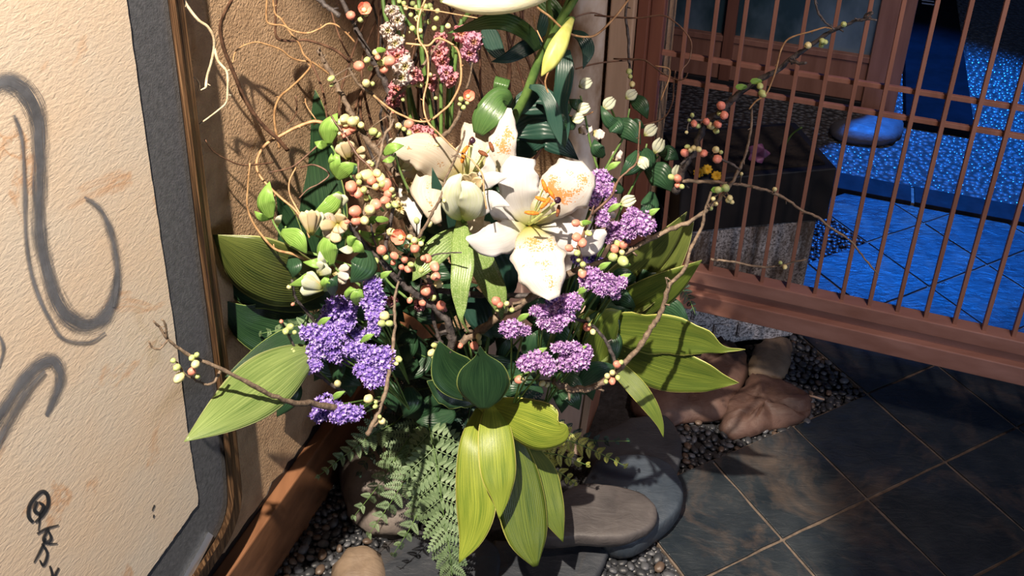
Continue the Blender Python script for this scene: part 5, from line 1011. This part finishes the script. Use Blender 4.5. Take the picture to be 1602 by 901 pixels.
sprig('alstroemeria_sprig', 'light green leaves tucked among the coral buds at centre left', [[(640, 470), (600, 430), (590, 370)]],
 [(600, 372, 560, 360, 8), (590, 372, 608, 350, 7), (548, 352, 536, 372, 6), (575, 352, 596, 340, 6), (555, 465, 548, 448, 12), (560, 478, 566, 450, 11), (583, 384, 600, 362, 7), (665, 370, 640, 382, 6)], 'alstro', 1.42)
sprig('leafy_sprig', 'small green leaf standing before the left lily, crossed by a twig', [[(640, 300), (625, 265), (618, 240)]], [(600, 242, 632, 228, 8), (618, 244, 598, 252, 5)], 'alstro', 1.38)
# right dark sprigs with whitish buds
def wbud(parent, x, y, d, ang, ln):
    for k in range(3):
        a = ang+(k-1)*.28; leaf('sepal', [(x, y, d), (x+ln*.5*math.cos(a)-3*math.sin(ang)*(k-1), y+ln*.5*math.sin(a)+3*math.cos(ang)*(k-1), d-.006), (x+ln*math.cos(ang+(k-1)*.14), y+ln*math.sin(ang+(k-1)*.14), d-.004)], [1.2, 3.4, 1], M['petal_green'], parent=parent, nv=5, nu=4, cup=.014)
t = sprig('leafy_sprig', 'dark leafy sprig with whitish buds in front of the pale post', [[(900, 400), (940, 280), (975, 215), (985, 170)], [(940, 280), (925, 230), (915, 180), (908, 150)], [(975, 215), (960, 180), (952, 160)]],
 [(975, 205, 940, 165, 10), (985, 150, 1013, 186, 12), (952, 190, 972, 210, 14), (958, 192, 1002, 226, 17), (945, 245, 930, 218, 11), (900, 200, 870, 170, 12), (915, 165, 890, 155, 9)], 'alstro_dark', 1.47, 'stem_green')
for q in ((912, 130, -.5, 22), (950, 165, -.8, 24), (985, 148, -.6, 20), (908, 168, -.4, 22), (900, 182, -.3, 20)): wbud(t, q[0]-6, q[1]+6, 1.46, q[2], q[3])
t = sprig('leafy_sprig', 'dark glossy sprig with striped buds left of the lattice, lower one', [[(930, 420), (970, 330), (1000, 270), (1012, 225)], [(1000, 270), (1030, 245)]],
 [(1030, 238, 1062, 250, 12), (1010, 262, 1052, 300, 20), (1008, 232, 1012, 268, 13), (985, 195, 1008, 200, 9), (1000, 235, 970, 275, 14), (975, 300, 940, 265, 12), (1020, 300, 1000, 345, 14)], 'alstro_dark', 1.48, 'stem_green')
for q in ((1008, 212, -.7, 24), (1024, 240, -1.1, 26), (1000, 245, 1.0, 22), (970, 320, -.4, 26), (1058, 280, -1.4, 22)): wbud(t, q[0], q[1], 1.45, q[2], q[3])
for q in ((928, 208, .2, 18), (940, 330, .3, 24), (958, 250, -.8, 20), (905, 205, -.2, 22)):
    leaf('petal', [(q[0], q[1], 1.5), (q[0]+10*math.cos(q[2]), q[1]+10*math.sin(q[2]), 1.49), (q[0]+q[3]*math.cos(q[2]), q[1]+q[3]*math.sin(q[2]), 1.49)], [4, 8, 4], M['snap_white'], parent=t, nv=5, wave=.008)
# ruffled snapdragon flowers
def bloom(parent, x, y, d, r, mat):
    a0 = br.uniform(0, 6)
    for k in range(7):
        a = a0+k*.9; q = r*br.uniform(.7, 1.15); leaf('petal', [(x-2*math.cos(a), y-2*math.sin(a), d), (x+q*.45*math.cos(a+.2), y+q*.45*math.sin(a+.2), d-.012), (x+q*.8*math.cos(a), y+q*.8*math.sin(a), d-.004), (x+q*math.cos(a-.1), y+q*math.sin(a-.1), d+.004)], [2, q*.42, q*.46, q*.2], M[mat], parent=parent, nv=8, nu=5, wave=.03, ph=a*3, cup=-.01)
for lab, stem, bl in (
 ('pink ruffled snapdragon stem right of the oval willow loop', [(705, 200), (712, 100), (722, 30)], [(722, 52, 1.50, 15, 'snap_pink'), (742, 66, 1.49, 17, 'snap_mauve'), (735, 84, 1.50, 15, 'snap_mauve'), (752, 60, 1.50, 10, 'snap_pink')]),
 ('second pink ruffled snapdragon stem inside the oval willow loop', [(690, 230), (690, 120), (692, 40)], [(690, 60, 1.51, 13, 'snap_pink'), (687, 84, 1.50, 14, 'snap_pink'), (692, 97, 1.50, 13, 'snap_pink'), (698, 114, 1.49, 14, 'snap_mauve'), (706, 124, 1.49, 12, 'snap_pink'), (672, 128, 1.54, 14, 'snap_pink')]),
 ('whitish ruffled snapdragon stem near the top left dark stems', [(650, 260), (635, 120), (615, 0)], [(612, 18, 1.48, 13, 'snap_white'), (622, 32, 1.48, 14, 'snap_white'), (607, 48, 1.49, 12, 'snap_white'), (618, 68, 1.48, 14, 'snap_white'), (622, 88, 1.48, 16, 'snap_pink'), (634, 104, 1.47, 18, 'snap_white'), (628, 122, 1.47, 16, 'snap_white'), (646, 116, 1.48, 14, 'snap_pink')]),
 ('dark red ruffled flowers shadowed behind the left lily', [(690, 320), (670, 260), (655, 210)], [(652, 205, 1.50, 12, 'snap_pink'), (668, 212, 1.50, 13, 'snap_pink'), (620, 140, 1.55, 14, 'snap_pink'), (616, 160, 1.55, 12, 'snap_pink')])):
    t = thing('snapdragon', W(stem[0][0], stem[0][1], 1.56), lab, 'flower'); P, _ = px3(stem, 1.56, 1.5); C = catmull(P, 6); v, f = tube_geo(C, [.003]*len(C), 7); link('stem', mesh('stem', v, f, M['stem_green']), t)
    for q in bl: bloom(t, *q)
t = thing('green_berry_sprig', W(655, 60, 1.5), 'loose sprig of green berries and small buds between the dark stems at top', 'sprig')
C = catmull([W(690, 260, 1.58), W(665, 120, 1.52), (W(655, 0, 1.48))], 6); v, f = tube_geo(C, [.003]*len(C), 7); link('stem', mesh('stem', v, f, M['stem_green']), t)
for i in range(46):
    x, y, r = br.gauss(652, 17), br.uniform(-5, 60) if i < 34 else br.uniform(70, 160), br.uniform(2.5, 5.5)
    put('berry', BM['g' if i % 3 else 'y'], W(x, y, 1.48+br.uniform(0, .05)), (br.uniform(-1, 1), -.6, br.uniform(-1, 1)), r*1.45/FPX, t)
# cream ruffled blooms behind the diagonal branch
t = thing('cream_blossom', W(655, 310, 1.48), 'small ruffled cream blossoms behind the dark fork left of the lilies', 'flower')
bloom(t, 642, 292, 1.46, 16, 'petal_in'); bloom(t, 626, 325, 1.47, 18, 'petal_in'); small_flower(t, 625, 265, 1.44, -.9, 20, ['petal_green'], 4, .8, 4)
# red azalea-like petals in the shade
t = thing('red_blossom', W(660, 470, 1.5), 'red petals glowing in the shade under the thick diagonal branch', 'flower')
for q in ((576, 440, 10), (612, 470, 9), (668, 455, 11), (655, 478, 9), (692, 482, 8)): bloom(t, q[0], q[1], 1.5, q[2], 'snap_pink')
t = thing('peach_petals', W(540, 435, 1.45), 'peach petals drooping right of the cream blossom', 'flower')
small_flower(t, 520, 425, 1.42, .2, 28, ['snap_white', 'petal_cream'], 4, .5, 6)

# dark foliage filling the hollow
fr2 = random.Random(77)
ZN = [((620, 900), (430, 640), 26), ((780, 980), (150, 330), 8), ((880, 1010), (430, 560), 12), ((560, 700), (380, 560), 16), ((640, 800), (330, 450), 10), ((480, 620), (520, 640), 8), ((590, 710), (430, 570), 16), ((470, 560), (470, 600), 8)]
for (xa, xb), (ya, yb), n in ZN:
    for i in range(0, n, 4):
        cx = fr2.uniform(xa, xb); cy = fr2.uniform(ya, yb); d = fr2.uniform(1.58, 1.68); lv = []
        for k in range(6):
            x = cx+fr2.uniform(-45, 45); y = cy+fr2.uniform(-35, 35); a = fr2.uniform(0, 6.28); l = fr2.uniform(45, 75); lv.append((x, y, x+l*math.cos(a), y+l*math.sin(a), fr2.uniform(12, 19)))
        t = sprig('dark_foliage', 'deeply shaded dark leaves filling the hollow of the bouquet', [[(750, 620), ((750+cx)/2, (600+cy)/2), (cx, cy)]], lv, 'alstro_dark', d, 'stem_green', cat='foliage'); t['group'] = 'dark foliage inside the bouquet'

# ---- plants in the trough beyond the lattice
t = thing('purple_orchid', GB(-.08, -.06, .4535), 'dim purple orchid in the dark trough behind the lattice', 'flower')
C = catmull([GB(-.08, -.06, .45), GB(-.07, -.05, .5), GB(-.06, -.03, .53)], 5); v, f = tube_geo(C, [.002]*len(C), 6); link('stem', mesh('stem', v, f, M['stem_green']), t)
ocd = float((GB(-.06, -.03, .52)-CAM) @ F)
for a in range(5): leaf('petal', [(1186, 240, ocd), (1186+10*math.cos(a*1.26), 240+10*math.sin(a*1.26), ocd-.01), (1186+19*math.cos(a*1.26), 240+16*math.sin(a*1.26), ocd-.005)], [3, 7, 1], M['orchid'], parent=t, nv=5)
for x, y in ((1093, 270), (1106, 265), (1121, 275)):
    yd = float((GB(-.25, .0, .47)-CAM) @ F)
    t = thing('yellow_flower', W(x, y+16, yd), {1093: 'leftmost small yellow flower behind the lattice bars', 1106: 'middle small yellow flower behind the lattice bars', 1121: 'rightmost small yellow flower behind the lattice bars'}[x], 'flower')
    C = catmull([GB(-.25-(1106-x)*.0009, -.04, .452), W(x, y+8, yd+.01), W(x, y, yd)], 4); v, f = tube_geo(C, [.0012]*len(C), 5); link('stem', mesh('stem', v, f, M['stem_green']), t)
    for a in range(9): leaf('petal', [(x, y, yd-.004), (x+5*math.cos(a*.7), y+5*math.sin(a*.7), yd-.008), (x+9*math.cos(a*.7), y+8*math.sin(a*.7), yd-.005)], [1.5, 2.8, .8], M['yellow_flower'], parent=t, nv=3, nu=3)
